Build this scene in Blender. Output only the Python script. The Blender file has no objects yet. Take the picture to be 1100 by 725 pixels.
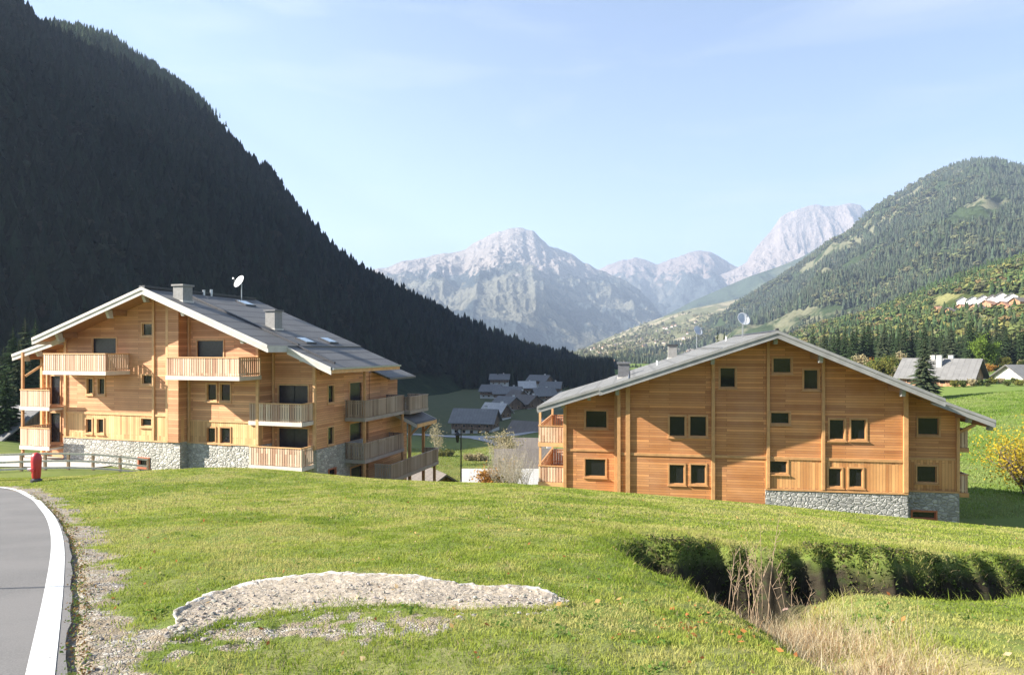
import bpy, math, random
import numpy as np
from mathutils import Vector
from mathutils.geometry import tessellate_polygon

R = math.radians
random.seed(7)
rng = np.random.default_rng(7)
scene = bpy.context.scene

# ------------------------------------------------------------------ camera
F = 720.0                       # focal length in pixels of the 1100 px photograph
HY = 375.0                      # row of the horizon
cam_d = bpy.data.cameras.new('camera')
cam = bpy.data.objects.new('camera', cam_d)
scene.collection.objects.link(cam)
cam.location = (0, 0, 0)
cam.rotation_euler = (R(90), 0, 0)
cam_d.sensor_width = 36
cam_d.lens = 36 * F / 1100
cam_d.shift_y = (HY - 362.5) / 1100
cam_d.clip_start = 0.05
cam_d.clip_end = 60000
scene.camera = cam

# ------------------------------------------------------------------ light
SUN_EL, SUN_TH = 30.0, 9.0      # the sunlight travels towards +x, a little away from the camera
el, th = R(SUN_EL), R(SUN_TH)
S = Vector((-math.cos(el) * math.cos(th), -math.cos(el) * math.sin(th), math.sin(el)))
world = bpy.data.worlds.new('World')
scene.world = world
world.use_nodes = True
wn = world.node_tree
bg = wn.nodes['Background']
sky = wn.nodes.new('ShaderNodeTexSky')
sky.sky_type = 'NISHITA'
sky.sun_disc = False
sky.sun_elevation = el
sky.sun_rotation = math.atan2(S.x, S.y)
sky.altitude = 1100
sky.air_density = 1.0
sky.dust_density = 0.7
sky.ozone_density = 1.0
tint = wn.nodes.new('ShaderNodeMix'); tint.data_type = 'RGBA'; tint.blend_type = 'MULTIPLY'; tint.inputs[0].default_value = 1
tint.inputs[7].default_value = (.975, .955, 1.0, 1)
wn.links.new(sky.outputs[0], tint.inputs[6]); 
# a few thin veils of high cloud
tcw = wn.nodes.new('ShaderNodeTexCoord'); mpw = wn.nodes.new('ShaderNodeMapping'); mpw.inputs['Scale'].default_value = (1.6, 1.6, 9)
nzw = wn.nodes.new('ShaderNodeTexNoise'); nzw.inputs['Scale'].default_value = 1.7; nzw.inputs['Detail'].default_value = 6; nzw.inputs['Distortion'].default_value = .6
rpw = wn.nodes.new('ShaderNodeValToRGB'); rpw.color_ramp.elements[0].position = .5; rpw.color_ramp.elements[1].position = .85
rpw.color_ramp.elements[0].color = (0, 0, 0, 1); rpw.color_ramp.elements[1].color = (.5, .5, .5, 1)
mxw = wn.nodes.new('ShaderNodeMix'); mxw.data_type = 'RGBA'; mxw.inputs[7].default_value = (4.2, 4.3, 4.4, 1)
wn.links.new(tcw.outputs['Generated'], mpw.inputs[0]); wn.links.new(mpw.outputs[0], nzw.inputs['Vector']); wn.links.new(nzw.outputs[0], rpw.inputs[0])
wn.links.new(rpw.outputs[0], mxw.inputs[0]); wn.links.new(tint.outputs[2], mxw.inputs[6]); wn.links.new(mxw.outputs[2], bg.inputs[0])
bg.inputs[1].default_value = 0.056
sd = bpy.data.lights.new('sun', 'SUN')
sd.energy = 5.0
sd.angle = R(0.5)
sd.color = (1.0, 0.94, 0.84)
sun = bpy.data.objects.new('sun', sd)
sun.rotation_euler = S.to_track_quat('Z', 'Y').to_euler()
scene.collection.objects.link(sun)
vs = scene.view_settings
vs.view_transform = 'Standard'
vs.look = 'None'
vs.gamma = 1
vs.exposure = 2.1
vs.use_curve_mapping = False
scene.cycles.max_bounces = 5
scene.cycles.diffuse_bounces = 3
scene.cycles.glossy_bounces = 2
scene.cycles.transparent_max_bounces = 6
scene.cycles.volume_bounces = 0
scene.cycles.use_denoising = True

# ------------------------------------------------------------------ node helpers
def new_mat(name):
    m = bpy.data.materials.new(name)
    m.use_nodes = True
    nt = m.node_tree
    return m, nt, nt.nodes['Principled BSDF']

class N:
    """small wrapper to write node graphs"""
    def __init__(s, nt): s.nt = nt
    def node(s, t, **kw):
        n = s.nt.nodes.new(t)
        for k, v in kw.items(): setattr(n, k, v)
        return n
    def put(s, sock, v):
        if v is None: return
        if isinstance(v, bpy.types.NodeSocket): s.nt.links.new(v, sock)
        else: sock.default_value = v
    def math(s, op, a, b=None, c=None, clamp=False):
        n = s.node('ShaderNodeMath', operation=op, use_clamp=clamp)
        s.put(n.inputs[0], a); s.put(n.inputs[1], b); s.put(n.inputs[2], c)
        return n.outputs[0]
    def noise(s, vec, scale, detail=4, rough=.55, out=0):
        n = s.node('ShaderNodeTexNoise')
        s.put(n.inputs['Vector'], vec); n.inputs['Scale'].default_value = scale
        n.inputs['Detail'].default_value = detail; n.inputs['Roughness'].default_value = rough
        return n.outputs[out]
    def voro(s, vec, scale, feature='F1', out='Distance', rnd=1.0):
        n = s.node('ShaderNodeTexVoronoi', feature=feature)
        s.put(n.inputs['Vector'], vec); n.inputs['Scale'].default_value = scale
        n.inputs['Randomness'].default_value = rnd
        return n.outputs[out]
    def ramp(s, fac, stops, interp='LINEAR'):
        n = s.node('ShaderNodeValToRGB')
        n.color_ramp.interpolation = interp
        e = n.color_ramp.elements
        while len(e) < len(stops): e.new(.5)
        for i, (p, c) in enumerate(stops):
            e[i].position = p
            e[i].color = (c[0], c[1], c[2], 1) if not isinstance(c, (int, float)) else (c, c, c, 1)
        s.put(n.inputs[0], fac)
        return n.outputs[0]
    def mix(s, fac, a, b, blend='MIX'):
        n = s.node('ShaderNodeMix', data_type='RGBA', blend_type=blend)
        s.put(n.inputs[0], fac)
        s.put(n.inputs[6], a if not isinstance(a, tuple) else (*a, 1)[:4])
        s.put(n.inputs[7], b if not isinstance(b, tuple) else (*b, 1)[:4])
        return n.outputs[2]
    def coord(s, which='Object'):
        return s.node('ShaderNodeTexCoord').outputs[which]
    def mapping(s, vec, scale=(1, 1, 1), loc=(0, 0, 0)):
        n = s.node('ShaderNodeMapping')
        s.put(n.inputs[0], vec); n.inputs['Scale'].default_value = scale; n.inputs['Location'].default_value = loc
        return n.outputs[0]
    def sep(s, v):
        n = s.node('ShaderNodeSeparateXYZ'); s.put(n.inputs[0], v); return n.outputs
    def comb(s, x, y, z):
        n = s.node('ShaderNodeCombineXYZ')
        s.put(n.inputs[0], x); s.put(n.inputs[1], y); s.put(n.inputs[2], z); return n.outputs[0]
    def bump(s, h, strength=.3, dist=.02):
        n = s.node('ShaderNodeBump'); s.put(n.inputs['Height'], h)
        n.inputs['Strength'].default_value = strength; n.inputs['Distance'].default_value = dist
        return n.outputs[0]
    def attr(s, name, out='Color'):
        return s.node('ShaderNodeAttribute', attribute_name=name).outputs[out]

def setp(b, **kw):
    for k, v in kw.items():
        k = {'rough': 'Roughness', 'metal': 'Metallic', 'col': 'Base Color', 'spec': 'Specular IOR Level'}.get(k, k)
        if k == 'Base Color' and len(v) == 3: v = (*v, 1)
        b.inputs[k].default_value = v

def simple(name, col, rough=.7, metal=0., var=.15, scale=6., bump=0.):
    m, nt, b = new_mat(name); n = N(nt)
    c = n.coord()
    f = n.noise(c, scale, 5)
    a = tuple(max(0, x * (1 - var)) for x in col); d = tuple(min(1, x * (1 + var)) for x in col)
    nt.links.new(n.ramp(f, [(.3, a), (.7, d)]), b.inputs['Base Color'])
    setp(b, rough=rough, metal=metal)
    if bump: nt.links.new(n.bump(f, bump, .02), b.inputs['Normal'])
    return m

def wood_mat(name, c1, c2, vertical=False, row=.145, length=3.2, seam=.006, rough=.6, grey=0.):
    """boards with their own tint, a dark joint between two of them and grain"""
    m, nt, b = new_mat(name); n = N(nt)
    x, y, z = n.sep(n.coord())
    h = n.math('ADD', x, y)
    vec = n.comb(z, h, 0.) if vertical else n.comb(h, z, 0.)
    br = n.node('ShaderNodeTexBrick'); br.offset = .37; br.offset_frequency = 2; br.squash = 1
    n.put(br.inputs['Vector'], vec)
    br.inputs['Color1'].default_value = (0, 0, 0, 1); br.inputs['Color2'].default_value = (1, 1, 1, 1)
    br.inputs['Mortar'].default_value = (.5, .5, .5, 1)
    br.inputs['Scale'].default_value = 1; br.inputs['Mortar Size'].default_value = seam
    br.inputs['Mortar Smooth'].default_value = .3
    br.inputs['Brick Width'].default_value = length; br.inputs['Row Height'].default_value = row
    grain = n.noise(n.mapping(vec, (1.5, 40, 1)), 1.0, 5, .6)
    blot = n.noise(vec, .5, 3)
    mixc = n.ramp(br.outputs['Color'], [(.0, c1), (.35, tuple((p * .5 + q * .5) for p, q in zip(c1, c2))), (.75, c2), (1., tuple(min(1, q * 1.25) for q in c2))])
    g = n.math('MULTIPLY_ADD', grain, .5, .75)
    col = n.mix(1.0, mixc, n.comb(g, g, g), 'MULTIPLY')
    if grey:
        gm = n.math('MULTIPLY', n.ramp(blot, [(.4, 0.), (.65, 1.)]), grey)
        col = n.mix(gm, col, (.30, .27, .23))
    bl = n.ramp(blot, [(.3, (.85, .82, .8)), (.7, (1.1, 1.1, 1.1))])
    col = n.mix(1.0, col, bl, 'MULTIPLY')
    col = n.mix(br.outputs['Fac'], col, tuple(p * .25 for p in c1))
    nt.links.new(col, b.inputs['Base Color'])
    hgt = n.math('SUBTRACT', n.math('MULTIPLY', grain, .25), br.outputs['Fac'])
    nt.links.new(n.bump(hgt, .6, .02), b.inputs['Normal'])
    setp(b, rough=rough)
    return m

def stone_mat(name, c1, c2, c3, scale=3.2):
    m, nt, b = new_mat(name); n = N(nt)
    x, y, z = n.sep(n.coord())
    v = n.comb(n.math('ADD', x, y), n.math('MULTIPLY', z, 1.5), 0.)
    wob = n.noise(v, 3., 3, out=1)
    vv = n.node('ShaderNodeVectorMath', operation='MULTIPLY_ADD')
    n.put(vv.inputs[0], wob); vv.inputs[1].default_value = (.12, .12, 0); n.put(vv.inputs[2], v)
    v = vv.outputs[0]
    cell = n.voro(v, scale, out='Color'); edge = n.voro(v, scale, feature='DISTANCE_TO_EDGE')
    s0 = n.sep(cell)[0]
    col = n.ramp(s0, [(0., c1), (.4, c2), (.8, c3), (1., tuple(q * 1.25 for q in c3))])
    fine = n.noise(v, 14., 5)
    g = n.math('MULTIPLY_ADD', fine, .7, .65)
    col = n.mix(1., col, n.comb(g, g, g), 'MULTIPLY')
    jm = n.ramp(edge, [(.0, .8), (.07, 0.)])
    col = n.mix(jm, col, tuple(q * .62 for q in c2))
    nt.links.new(col, b.inputs['Base Color'])
    hh = n.math('ADD', n.math('MULTIPLY', n.ramp(edge, [(0., 0.), (.16, 1.)]), 1.), n.math('MULTIPLY', fine, .4))
    nt.links.new(n.bump(hh, .9, .05), b.inputs['Normal'])
    setp(b, rough=.85)
    return m

def roof_mat(name, col, pitch_axis='x', rib=.28, rough=.45, lapk=.75):
    """grey metal sheets: ribs running down the slope, laps across it"""
    m, nt, b = new_mat(name); n = N(nt)
    x, y, z = n.sep(n.coord())
    run = y if pitch_axis == 'x' else x
    down = x if pitch_axis == 'x' else y
    w = n.math('ABSOLUTE', n.math('SUBTRACT', n.math('FRACT', n.math('DIVIDE', run, rib)), .5))
    ribm = n.ramp(w, [(.0, 1.), (.14, 0.)])
    lapf = n.math('FRACT', n.math('DIVIDE', down, 1.15))
    lap = n.ramp(lapf, [(0., 1.), (.10, 1.), (.2, 0.)])
    sheet = n.node('ShaderNodeTexWhiteNoise', noise_dimensions='2D')
    n.put(sheet.inputs['Vector'], n.comb(n.math('FLOOR', n.math('DIVIDE', run, rib * 4)), n.math('FLOOR', n.math('DIVIDE', down, 1.15)), 0.))
    f = n.noise(n.coord(), 1.6, 5)
    g = n.math('ADD', n.math('MULTIPLY', f, .35), n.math('MULTIPLY_ADD', sheet.outputs[0], .18, .72))
    c = n.mix(1., col, n.comb(g, g, g), 'MULTIPLY')
    c = n.mix(n.math('MULTIPLY', lap, lapk), c, tuple(q * .35 for q in col))
    nt.links.new(c, b.inputs['Base Color'])
    nt.links.new(n.bump(n.math('ADD', ribm, n.math('MULTIPLY', lapf, -.3)), .7, .04), b.inputs['Normal'])
    setp(b, rough=rough, spec=.3)
    return m

M = {}
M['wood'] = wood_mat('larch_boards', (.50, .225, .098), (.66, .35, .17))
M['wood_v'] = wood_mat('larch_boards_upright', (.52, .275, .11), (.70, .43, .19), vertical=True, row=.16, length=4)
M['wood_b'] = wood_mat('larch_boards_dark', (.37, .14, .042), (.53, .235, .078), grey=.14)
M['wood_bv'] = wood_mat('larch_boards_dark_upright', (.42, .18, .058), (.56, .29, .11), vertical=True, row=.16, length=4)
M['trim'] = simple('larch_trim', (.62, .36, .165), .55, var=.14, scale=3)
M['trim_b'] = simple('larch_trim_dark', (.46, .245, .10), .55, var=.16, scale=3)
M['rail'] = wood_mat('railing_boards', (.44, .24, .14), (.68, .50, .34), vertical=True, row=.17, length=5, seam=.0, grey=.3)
M['rail_shaded'] = wood_mat('railing_boards_shaded', (.20, .135, .095), (.36, .28, .215), vertical=True, row=.17, length=5, seam=.0, grey=.3)  # darker railing boards: the main block's shade is put into the colour
M['slab_edge_shaded'] = simple('shaded_edge_boards', (.30, .26, .22), .7, var=.12, scale=2)  # edge boards of the same balconies, shade painted into their tone
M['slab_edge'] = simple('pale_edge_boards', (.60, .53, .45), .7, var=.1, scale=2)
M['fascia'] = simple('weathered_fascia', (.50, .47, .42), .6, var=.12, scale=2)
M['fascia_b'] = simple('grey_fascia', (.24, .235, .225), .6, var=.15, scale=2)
M['soffit'] = simple('soffit_boards', (.33, .17, .075), .6, var=.15, scale=4)
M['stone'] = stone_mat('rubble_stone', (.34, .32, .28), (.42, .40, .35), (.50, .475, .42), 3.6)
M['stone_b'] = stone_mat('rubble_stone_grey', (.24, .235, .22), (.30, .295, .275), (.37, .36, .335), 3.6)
M['roof_a'] = roof_mat('metal_roof', (.135, .13, .122), rough=.6)
M['roof_b'] = roof_mat('metal_roof_green_grey', (.17, .168, .16), rough=.65, lapk=.35)
M['metal'] = simple('dull_steel', (.42, .43, .44), .35, .8, var=.1)
M['dark_metal'] = simple('dark_sheet_metal', (.06, .06, .065), .5, .4, var=.2)
M['chimney'] = simple('chimney_render', (.25, .24, .225), .8, var=.12)
M['chimney_d'] = simple('chimney_dark', (.12, .12, .125), .6, var=.2)
M['white'] = simple('white_paint', (.78, .77, .74), .6, var=.05)
M['red'] = simple('red_paint', (.48, .035, .035), .4, var=.12)
M['red_wood'] = simple('red_brown_wood', (.40, .13, .06), .6, var=.12)
M['concrete'] = simple('pale_concrete', (.50, .47, .42), .85, var=.14, scale=1.5)
m, nt, b = new_mat('dark_glass'); setp(b, col=(.012, .013, .016), rough=.06, spec=.5); M['glass'] = m
m, nt, b = new_mat('bright_glass'); setp(b, col=(.35, .42, .45), rough=.08, metal=.6); M['skyglass'] = m
M['shutter'] = simple('dark_door_glass', (.022, .022, .03), .25, var=.2)

# ------------------------------------------------------------------ object helpers
def link(o): scene.collection.objects.link(o); return o

def tag(o, label=None, cat=None, group=None, kind=None):
    if label: o['label'] = label
    if cat: o['category'] = cat
    if group: o['group'] = group
    if kind: o['kind'] = kind
    return o

def thing(name, loc=(0, 0, 0), rz=0., label=None, cat=None, group=None):
    o = bpy.data.objects.new(name, None)
    o.location = loc; o.rotation_euler = (0, 0, rz)
    o.empty_display_size = .3
    link(o); return tag(o, label, cat, group)

def copy_tree(o, parent=None):
    c = o.copy(); link(c); c.parent = parent
    for ch in list(o.children): copy_tree(ch, c)
    return c

def np_mesh(name, V, T, mats, parent=None, smooth=False, cols=None, matidx=None):
    """V (n,3) float, T (m,k) int with k = 3 or 4"""
    me = bpy.data.meshes.new(name)
    V = np.ascontiguousarray(V, dtype=np.float32); T = np.ascontiguousarray(T, dtype=np.int32)
    me.vertices.add(len(V)); me.vertices.foreach_set('co', V.ravel())
    k = T.shape[1]
    me.loops.add(T.size); me.loops.foreach_set('vertex_index', T.ravel())
    me.polygons.add(len(T)); me.polygons.foreach_set('loop_start', np.arange(len(T), dtype=np.int32) * k)
    me.polygons.foreach_set('loop_total', np.full(len(T), k, dtype=np.int32))
    if matidx is not None: me.polygons.foreach_set('material_index', np.asarray(matidx, dtype=np.int32))
    me.polygons.foreach_set('use_smooth', np.full(len(T), smooth, dtype=bool))
    if cols is not None:
        for cn, c in (cols.items() if isinstance(cols, dict) else {'tint': cols}.items()):
            a = me.color_attributes.new(cn, 'FLOAT_COLOR', 'POINT')
            c4 = np.ones((len(V), 4), dtype=np.float32); c4[:, :c.shape[1]] = c
            a.data.foreach_set('color', c4.ravel())
    me.update(calc_edges=True); me.validate()
    for m in (mats if isinstance(mats, (list, tuple)) else [mats]): me.materials.append(m)
    o = bpy.data.objects.new(name, me); link(o)
    if parent is not None: o.parent = parent
    return o

class MB:
    def __init__(s): s.v = []; s.f = []
    def pts(s, ps): i = len(s.v); s.v += [tuple(p) for p in ps]; return i
    def hexa(s, p):         # 8 points: bottom ring then top ring
        i = s.pts(p)
        for q in ((0, 3, 2, 1), (4, 5, 6, 7), (0, 1, 5, 4), (1, 2, 6, 5), (2, 3, 7, 6), (3, 0, 4, 7)):
            s.f.append([i + k for k in q])
        return s
    def box(s, a, b):
        (x0, y0, z0), (x1, y1, z1) = a, b
        x0, x1 = sorted((x0, x1)); y0, y1 = sorted((y0, y1)); z0, z1 = sorted((z0, z1))
        return s.hexa([(x0, y0, z0), (x1, y0, z0), (x1, y1, z0), (x0, y1, z0), (x0, y0, z1), (x1, y0, z1), (x1, y1, z1), (x0, y1, z1)])
    def slope(s, x0, z0, x1, z1, y0, y1, t):
        """board sloping along x, its top edge from z0 to z1, thickness t downwards"""
        return s.hexa([(x0, y0, z0 - t), (x1, y0, z1 - t), (x1, y1, z1 - t), (x0, y1, z0 - t), (x0, y0, z0), (x1, y0, z1), (x1, y1, z1), (x0, y1, z0)])
    def bar(s, p, q, w, h=None):
        p, q = Vector(p), Vector(q); h = h or w
        d = (q - p).normalized()
        up = Vector((0, 0, 1)) if abs(d.z) < .9 else Vector((0, 1, 0))
        a = d.cross(up).normalized() * w / 2; b = a.cross(d).normalized() * h / 2
        return s.hexa([p - a - b, p + a - b, q + a - b, q - a - b, p - a + b, p + a + b, q + a + b, q - a + b])
    def tube(s, pts, rads, n=8, cap=True):
        rings = []
        pts = [Vector(p) for p in pts]
        for k, p in enumerate(pts):
            d = (pts[min(k + 1, len(pts) - 1)] - pts[max(k - 1, 0)])
            d = d.normalized() if d.length > 1e-9 else Vector((0, 0, 1))
            up = Vector((0, 1, 0)) if abs(d.y) < .9 else Vector((1, 0, 0))
            a = d.cross(up).normalized(); b = d.cross(a).normalized()
            r = rads[k] if isinstance(rads, (list, tuple)) else rads
            rings.append(s.pts([p + (a * math.cos(2 * math.pi * j / n) + b * math.sin(2 * math.pi * j / n)) * r for j in range(n)]))
        for r0, r1 in zip(rings, rings[1:]):
            for j in range(n): s.f.append([r0 + j, r0 + (j + 1) % n, r1 + (j + 1) % n, r1 + j])
        if cap: s.f.append([rings[0] + j for j in range(n)][::-1]); s.f.append([rings[-1] + j for j in range(n)])
        return s
    def holed(s, outline, holes, y, t):
        """wall in the xz plane with window openings, front face at y, thickness t backwards"""
        loops = [outline] + holes
        tri = tessellate_polygon([[Vector((p[0], p[1], 0)) for p in l] for l in loops])
        flat = [p for l in loops for p in l]
        i0 = s.pts([(p[0], y, p[1]) for p in flat]); i1 = s.pts([(p[0], y + t, p[1]) for p in flat])
        for a, b, c in tri: s.f.append([i0 + a, i0 + b, i0 + c]); s.f.append([i1 + c, i1 + b, i1 + a])
        k = 0
        for l in loops:
            for j in range(len(l)):
                a, b = k + j, k + (j + 1) % len(l)
                s.f.append([i0 + a, i1 + a, i1 + b, i0 + b])
            k += len(l)
        return s
    def build(s, name, mat, parent=None, smooth=False, bevel=0.):
        me = bpy.data.meshes.new(name)
        me.from_pydata(s.v, [], s.f); me.update()
        import bmesh
        bm = bmesh.new(); bm.from_mesh(me)
        bmesh.ops.recalc_face_normals(bm, faces=bm.faces)
        bm.to_mesh(me); bm.free()
        if smooth: me.polygons.foreach_set('use_smooth', [True] * len(me.polygons))
        me.materials.append(mat)
        o = bpy.data.objects.new(name, me); link(o)
        if parent is not None: o.parent = parent
        if bevel:
            bv = o.modifiers.new('bevel', 'BEVEL'); bv.width = bevel; bv.segments = 2
        return o

def ray(px, py): return Vector(((px - 550) / F, 1.0, (HY - py) / F))

class Frame:
    """a building's own axes: x along the gable front, y into the building, z up"""
    def __init__(s, px, d, deg, zb):
        s.O = Vector(((px - 550) / F * d, d, 0)); s.a = R(deg); s.zb = zb
        s.ux = Vector((math.cos(s.a), -math.sin(s.a), 0)); s.uy = Vector((math.sin(s.a), math.cos(s.a), 0))
    def y(s, px, py, v):        # meet the plane y = v: gives (x, z)
        r = ray(px, py); t = (v + s.O.dot(s.uy)) / r.dot(s.uy); p = r * t
        return ((p - s.O).dot(s.ux), p.z - s.zb)
    def x(s, px, py, u):        # meet the plane x = u: gives (y, z)
        r = ray(px, py); t = (u + s.O.dot(s.ux)) / r.dot(s.ux); p = r * t
        return ((p - s.O).dot(s.uy), p.z - s.zb)
    def loc(s): return (s.O.x, s.O.y, s.zb)

# ------------------------------------------------------------------ noise
def _hash(ix, iy, seed):
    h = (ix.astype(np.int64) * 374761393 + iy.astype(np.int64) * 668265263 + seed * 1442695040888963) & 0xFFFFFFFF
    h = ((h ^ (h >> 13)) * 1274126177) & 0xFFFFFFFF
    return ((h ^ (h >> 16)) & 0xFFFFFF) / float(0xFFFFFF)
def vnoise(x, y, seed=0):
    x = np.asarray(x, float); y = np.asarray(y, float)
    ix = np.floor(x); iy = np.floor(y); fx = x - ix; fy = y - iy
    sx = fx * fx * fx * (fx * (fx * 6 - 15) + 10); sy = fy * fy * fy * (fy * (fy * 6 - 15) + 10)
    a = _hash(ix, iy, seed); b = _hash(ix + 1, iy, seed); c = _hash(ix, iy + 1, seed); d = _hash(ix + 1, iy + 1, seed)
    return (a + (b - a) * sx) + ((c + (d - c) * sx) - (a + (b - a) * sx)) * sy
def fbm(x, y, oct=5, seed=0, gain=.5):
    t = 0.; a = 1.; s = 0.
    for k in range(oct):
        t = t + a * (vnoise(x * 2 ** k + 17.3 * k, y * 2 ** k - 9.1 * k, seed + k) - .5); s += a; a *= gain
    return t / s * 2
def ridged(x, y, oct=6, seed=0, gain=.55):
    t = 0.; a = 1.; s = 0.
    for k in range(oct):
        t = t + a * (1 - np.abs(2 * vnoise(x * 2 ** k + 7.7 * k, y * 2 ** k + 3.1 * k, seed + k) - 1)) ** 2; s += a; a *= gain
    return t / s
def sstep(a, b, x):
    t = np.clip((x - a) / (b - a), 0, 1); return t * t * (3 - 2 * t)
def smin(a, b, k):
    h = np.clip(.5 + .5 * (b - a) / k, 0, 1); return b + (a - b) * h - k * h * (1 - h)
def smax(a, b, k): return -smin(-a, -b, k)
# ------------------------------------------------------------------ lie of the land
CTRL = np.array([  # x, y, height of the ground below the eye: everything beyond the foreground knoll
    (-27, 38, -6.85), (-22, 38, -7.0), (-33, 48, -7.7), (-24, 46, -8.2), (-22, 43, -8.1), (-28, 44, -7.6), (-16, 42, -8.9), (-12, 42, -9.3), (0, 45, -11.5),
    (8, 41, -9.9), (20, 37, -9.8), (26, 36, -10.3), (30, 45, -10.7), (42, 52, -10.9), (60, 90, -9.6), (85, 140, -8.6),
    (100, 165, -8.0), (120, 230, -9), (170, 260, -9), (-10, 70, -16), (-10, 100, -20.5), (-5, 130, -25), (12, 130, -24.5),
    (-20, 180, -28), (-20, 260, -32), (0, 450, -32), (60, 450, -30), (30, 72, -12.5), (42, 130, -15), (60, 250, -20),
    (-45, 45, -6.5), (-60, 60, -7), (-60, 100, -12), (-80, 150, -18), (-120, 200, -18), (-40, 100, -17), (-28, 62, -12),
    (-400, 300, 0), (-200, 100, 2), (-100, 20, 1), (200, 300, -12), (300, 400, -12), (150, 100, -7), (150, 20, -6), (500, 100, 0),
    (0, -60, 1), (60, -60, 0), (-80, -80, 3), (300, -300, 0), (-400, -400, 20), (0, -500, 0), (60, 10, -6), (40, 20, -8),
    (60, 900, -34), (250, 1300, -34), (500, 2500, -35), (900, 5000, -36), (-3000, 7000, -36), (5000, 7000, -36),
    (-3500, 2000, 0), (4000, 2000, 20), (0, 10500, -36), (-20, 24, -5.6), (-35, 25, -6.0), (-50, 15, -5)], float)
_d = np.hypot(CTRL[:, None, 0] - CTRL[None, :, 0], CTRL[:, None, 1] - CTRL[None, :, 1])
_K = np.sqrt(_d ** 2 + 36.)
_A = np.block([[_K, np.ones((len(CTRL), 1))], [np.ones((1, len(CTRL))), np.zeros((1, 1))]])
_W = np.linalg.solve(_A, np.append(CTRL[:, 2], 0))
def far_h(X, Y):
    out = np.full(np.shape(X), _W[-1], float)
    for (cx, cy, _), w in zip(CTRL, _W[:-1]): out = out + w * np.sqrt((X - cx) ** 2 + (Y - cy) ** 2 + 36.)
    return out

def ditch_depth(X, Y):
    """a dry stream bed: a cut across the slope (towards +x) with an arm that comes towards the viewer"""
    yc = 8.35 + .11 * (X - 2) + .16 * np.sin(X * .9) + .24 * fbm(X * 2.1, X * 0 + 2, 4, 77) * (Y > 8)
    hw = 1.45 + .18 * np.sin(X * 1.7 + 1)
    t = (Y - yc) / hw
    prof = np.where(t > 0, 1 - sstep(.48, 1.0, t), 1 - sstep(.1, 1.3, -t))
    cross = prof * sstep(1.25, 2.5, X) * (1 - .35 * sstep(5, 9, X)) * (1 - sstep(30, 36, X))
    xa = 2.45 + .12 * np.sin(Y * 1.1)
    arm = np.exp(-((X - xa) / (.42 + .06 * (Y - 4))) ** 2) * sstep(2.2, 4.5, Y) * (1 - sstep(7.5, 8.6, Y))
    return np.maximum(1.4 * cross, (.32 + .4 * sstep(5.4, 7.6, Y)) * arm)

def near_h(X, Y, smooth=False):
    z = -1.25 - .146 * Y - .068 * np.maximum(X, 0) * sstep(-2, 14, Y)
    z = z + .45 * np.exp(-((X + 11) / 5) ** 2 - ((Y - 26) / 5) ** 2)
    z = z - .10 * np.exp(-((X - 4.6) / 2.4) ** 2 - ((Y - 6.0) / 1.5) ** 2)      # the low mound right of the ditch
    if not smooth:
        z = z - ditch_depth(X, Y)
        z = z + .05 * fbm(X * .8, Y * .8, 4, 3)
    return z

def crest_y(X): return np.interp(X, [-40, -17, -8, 0, 7.5, 13, 40], [27, 27, 25, 22.5, 20.5, 17.5, 15])

def H(X, Y, smooth=False):
    X = np.asarray(X, float); Y = np.asarray(Y, float)
    n = near_h(X, Y, smooth)
    yc = crest_y(X)
    yy = np.maximum(Y - yc, 0)
    fall = near_h(X, yc, smooth=True) - .17 * yy - .02 * yy ** 2
    h = np.where(Y > yc, smin(fall, near_h(X, Y, True), .05), n)
    f = far_h(X, Y)
    if not smooth: f = f + .12 * fbm(X * .11, Y * .11, 3, 9) * sstep(30, 60, np.hypot(X, Y))
    h = smax(h, f, .5)
    h = h + (f - h) * sstep(34, 70, np.hypot(X, Y + 5)) * (Y > 0) + (f - h) * (Y <= 0) * sstep(10, 60, np.hypot(X, Y))
    return h
def H1(x, y, smooth=False): return float(H(np.array([x]), np.array([y]), smooth)[0])

def hit_ground(px, py, smooth=True, dmax=80):
    r = ray(px, py); ds = np.geomspace(2.0, dmax, 900)
    z = H(r.x * ds, ds, smooth); below = np.where(r.z * ds < z)[0]
    if len(below) == 0: return (r.x * dmax, dmax)
    k = below[0]
    if k == 0: return (r.x * ds[0], ds[0])
    lo, hi = ds[k - 1], ds[k]
    for _ in range(20):
        m_ = (lo + hi) / 2
        if r.z * m_ < H1(r.x * m_, m_, smooth): hi = m_
        else: lo = m_
    return (r.x * hi, hi)

# road edge: outline of the carriageway traced on the ground
ROAD_PX = [(-60, 522), (0, 524), (28, 531), (48, 543), (62, 558), (71, 575), (77, 598), (78, 615), (76, 645), (73, 680), (70, 725)]
LINE_PX = [(-60, 520.5), (0, 523), (22, 526), (43, 537), (59, 555), (66, 570), (69.5, 588), (69.5, 610), (66.5, 655), (62, 695), (59, 725)]
def edge_world(pxs):
    pts = [hit_ground(*p) for p in pxs]
    (x1, y1), (x0, y0) = pts[-1], pts[-2]
    L = math.hypot(x1 - x0, y1 - y0)
    pts.append((x1 + (x1 - x0) / L * 7, y1 + (y1 - y0) / L * 7))
    return np.array(pts)
def resample(p, n):
    s = np.concatenate([[0], np.cumsum(np.hypot(*np.diff(p, axis=0).T))])
    t = np.linspace(0, s[-1], n)
    # smooth by averaging a dense piecewise-linear curve
    q = np.stack([np.interp(t, s, p[:, 0]), np.interp(t, s, p[:, 1])], 1)
    k = 9; pad = np.pad(q, ((k, k), (0, 0)), mode='reflect', reflect_type='odd')
    ker = np.hanning(2 * k + 1); ker /= ker.sum()
    return np.stack([np.convolve(pad[:, i], ker, 'valid') for i in (0, 1)], 1)
EDGE = resample(edge_world(ROAD_PX), 160)
LINE = resample(edge_world(LINE_PX), 160)

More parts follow.
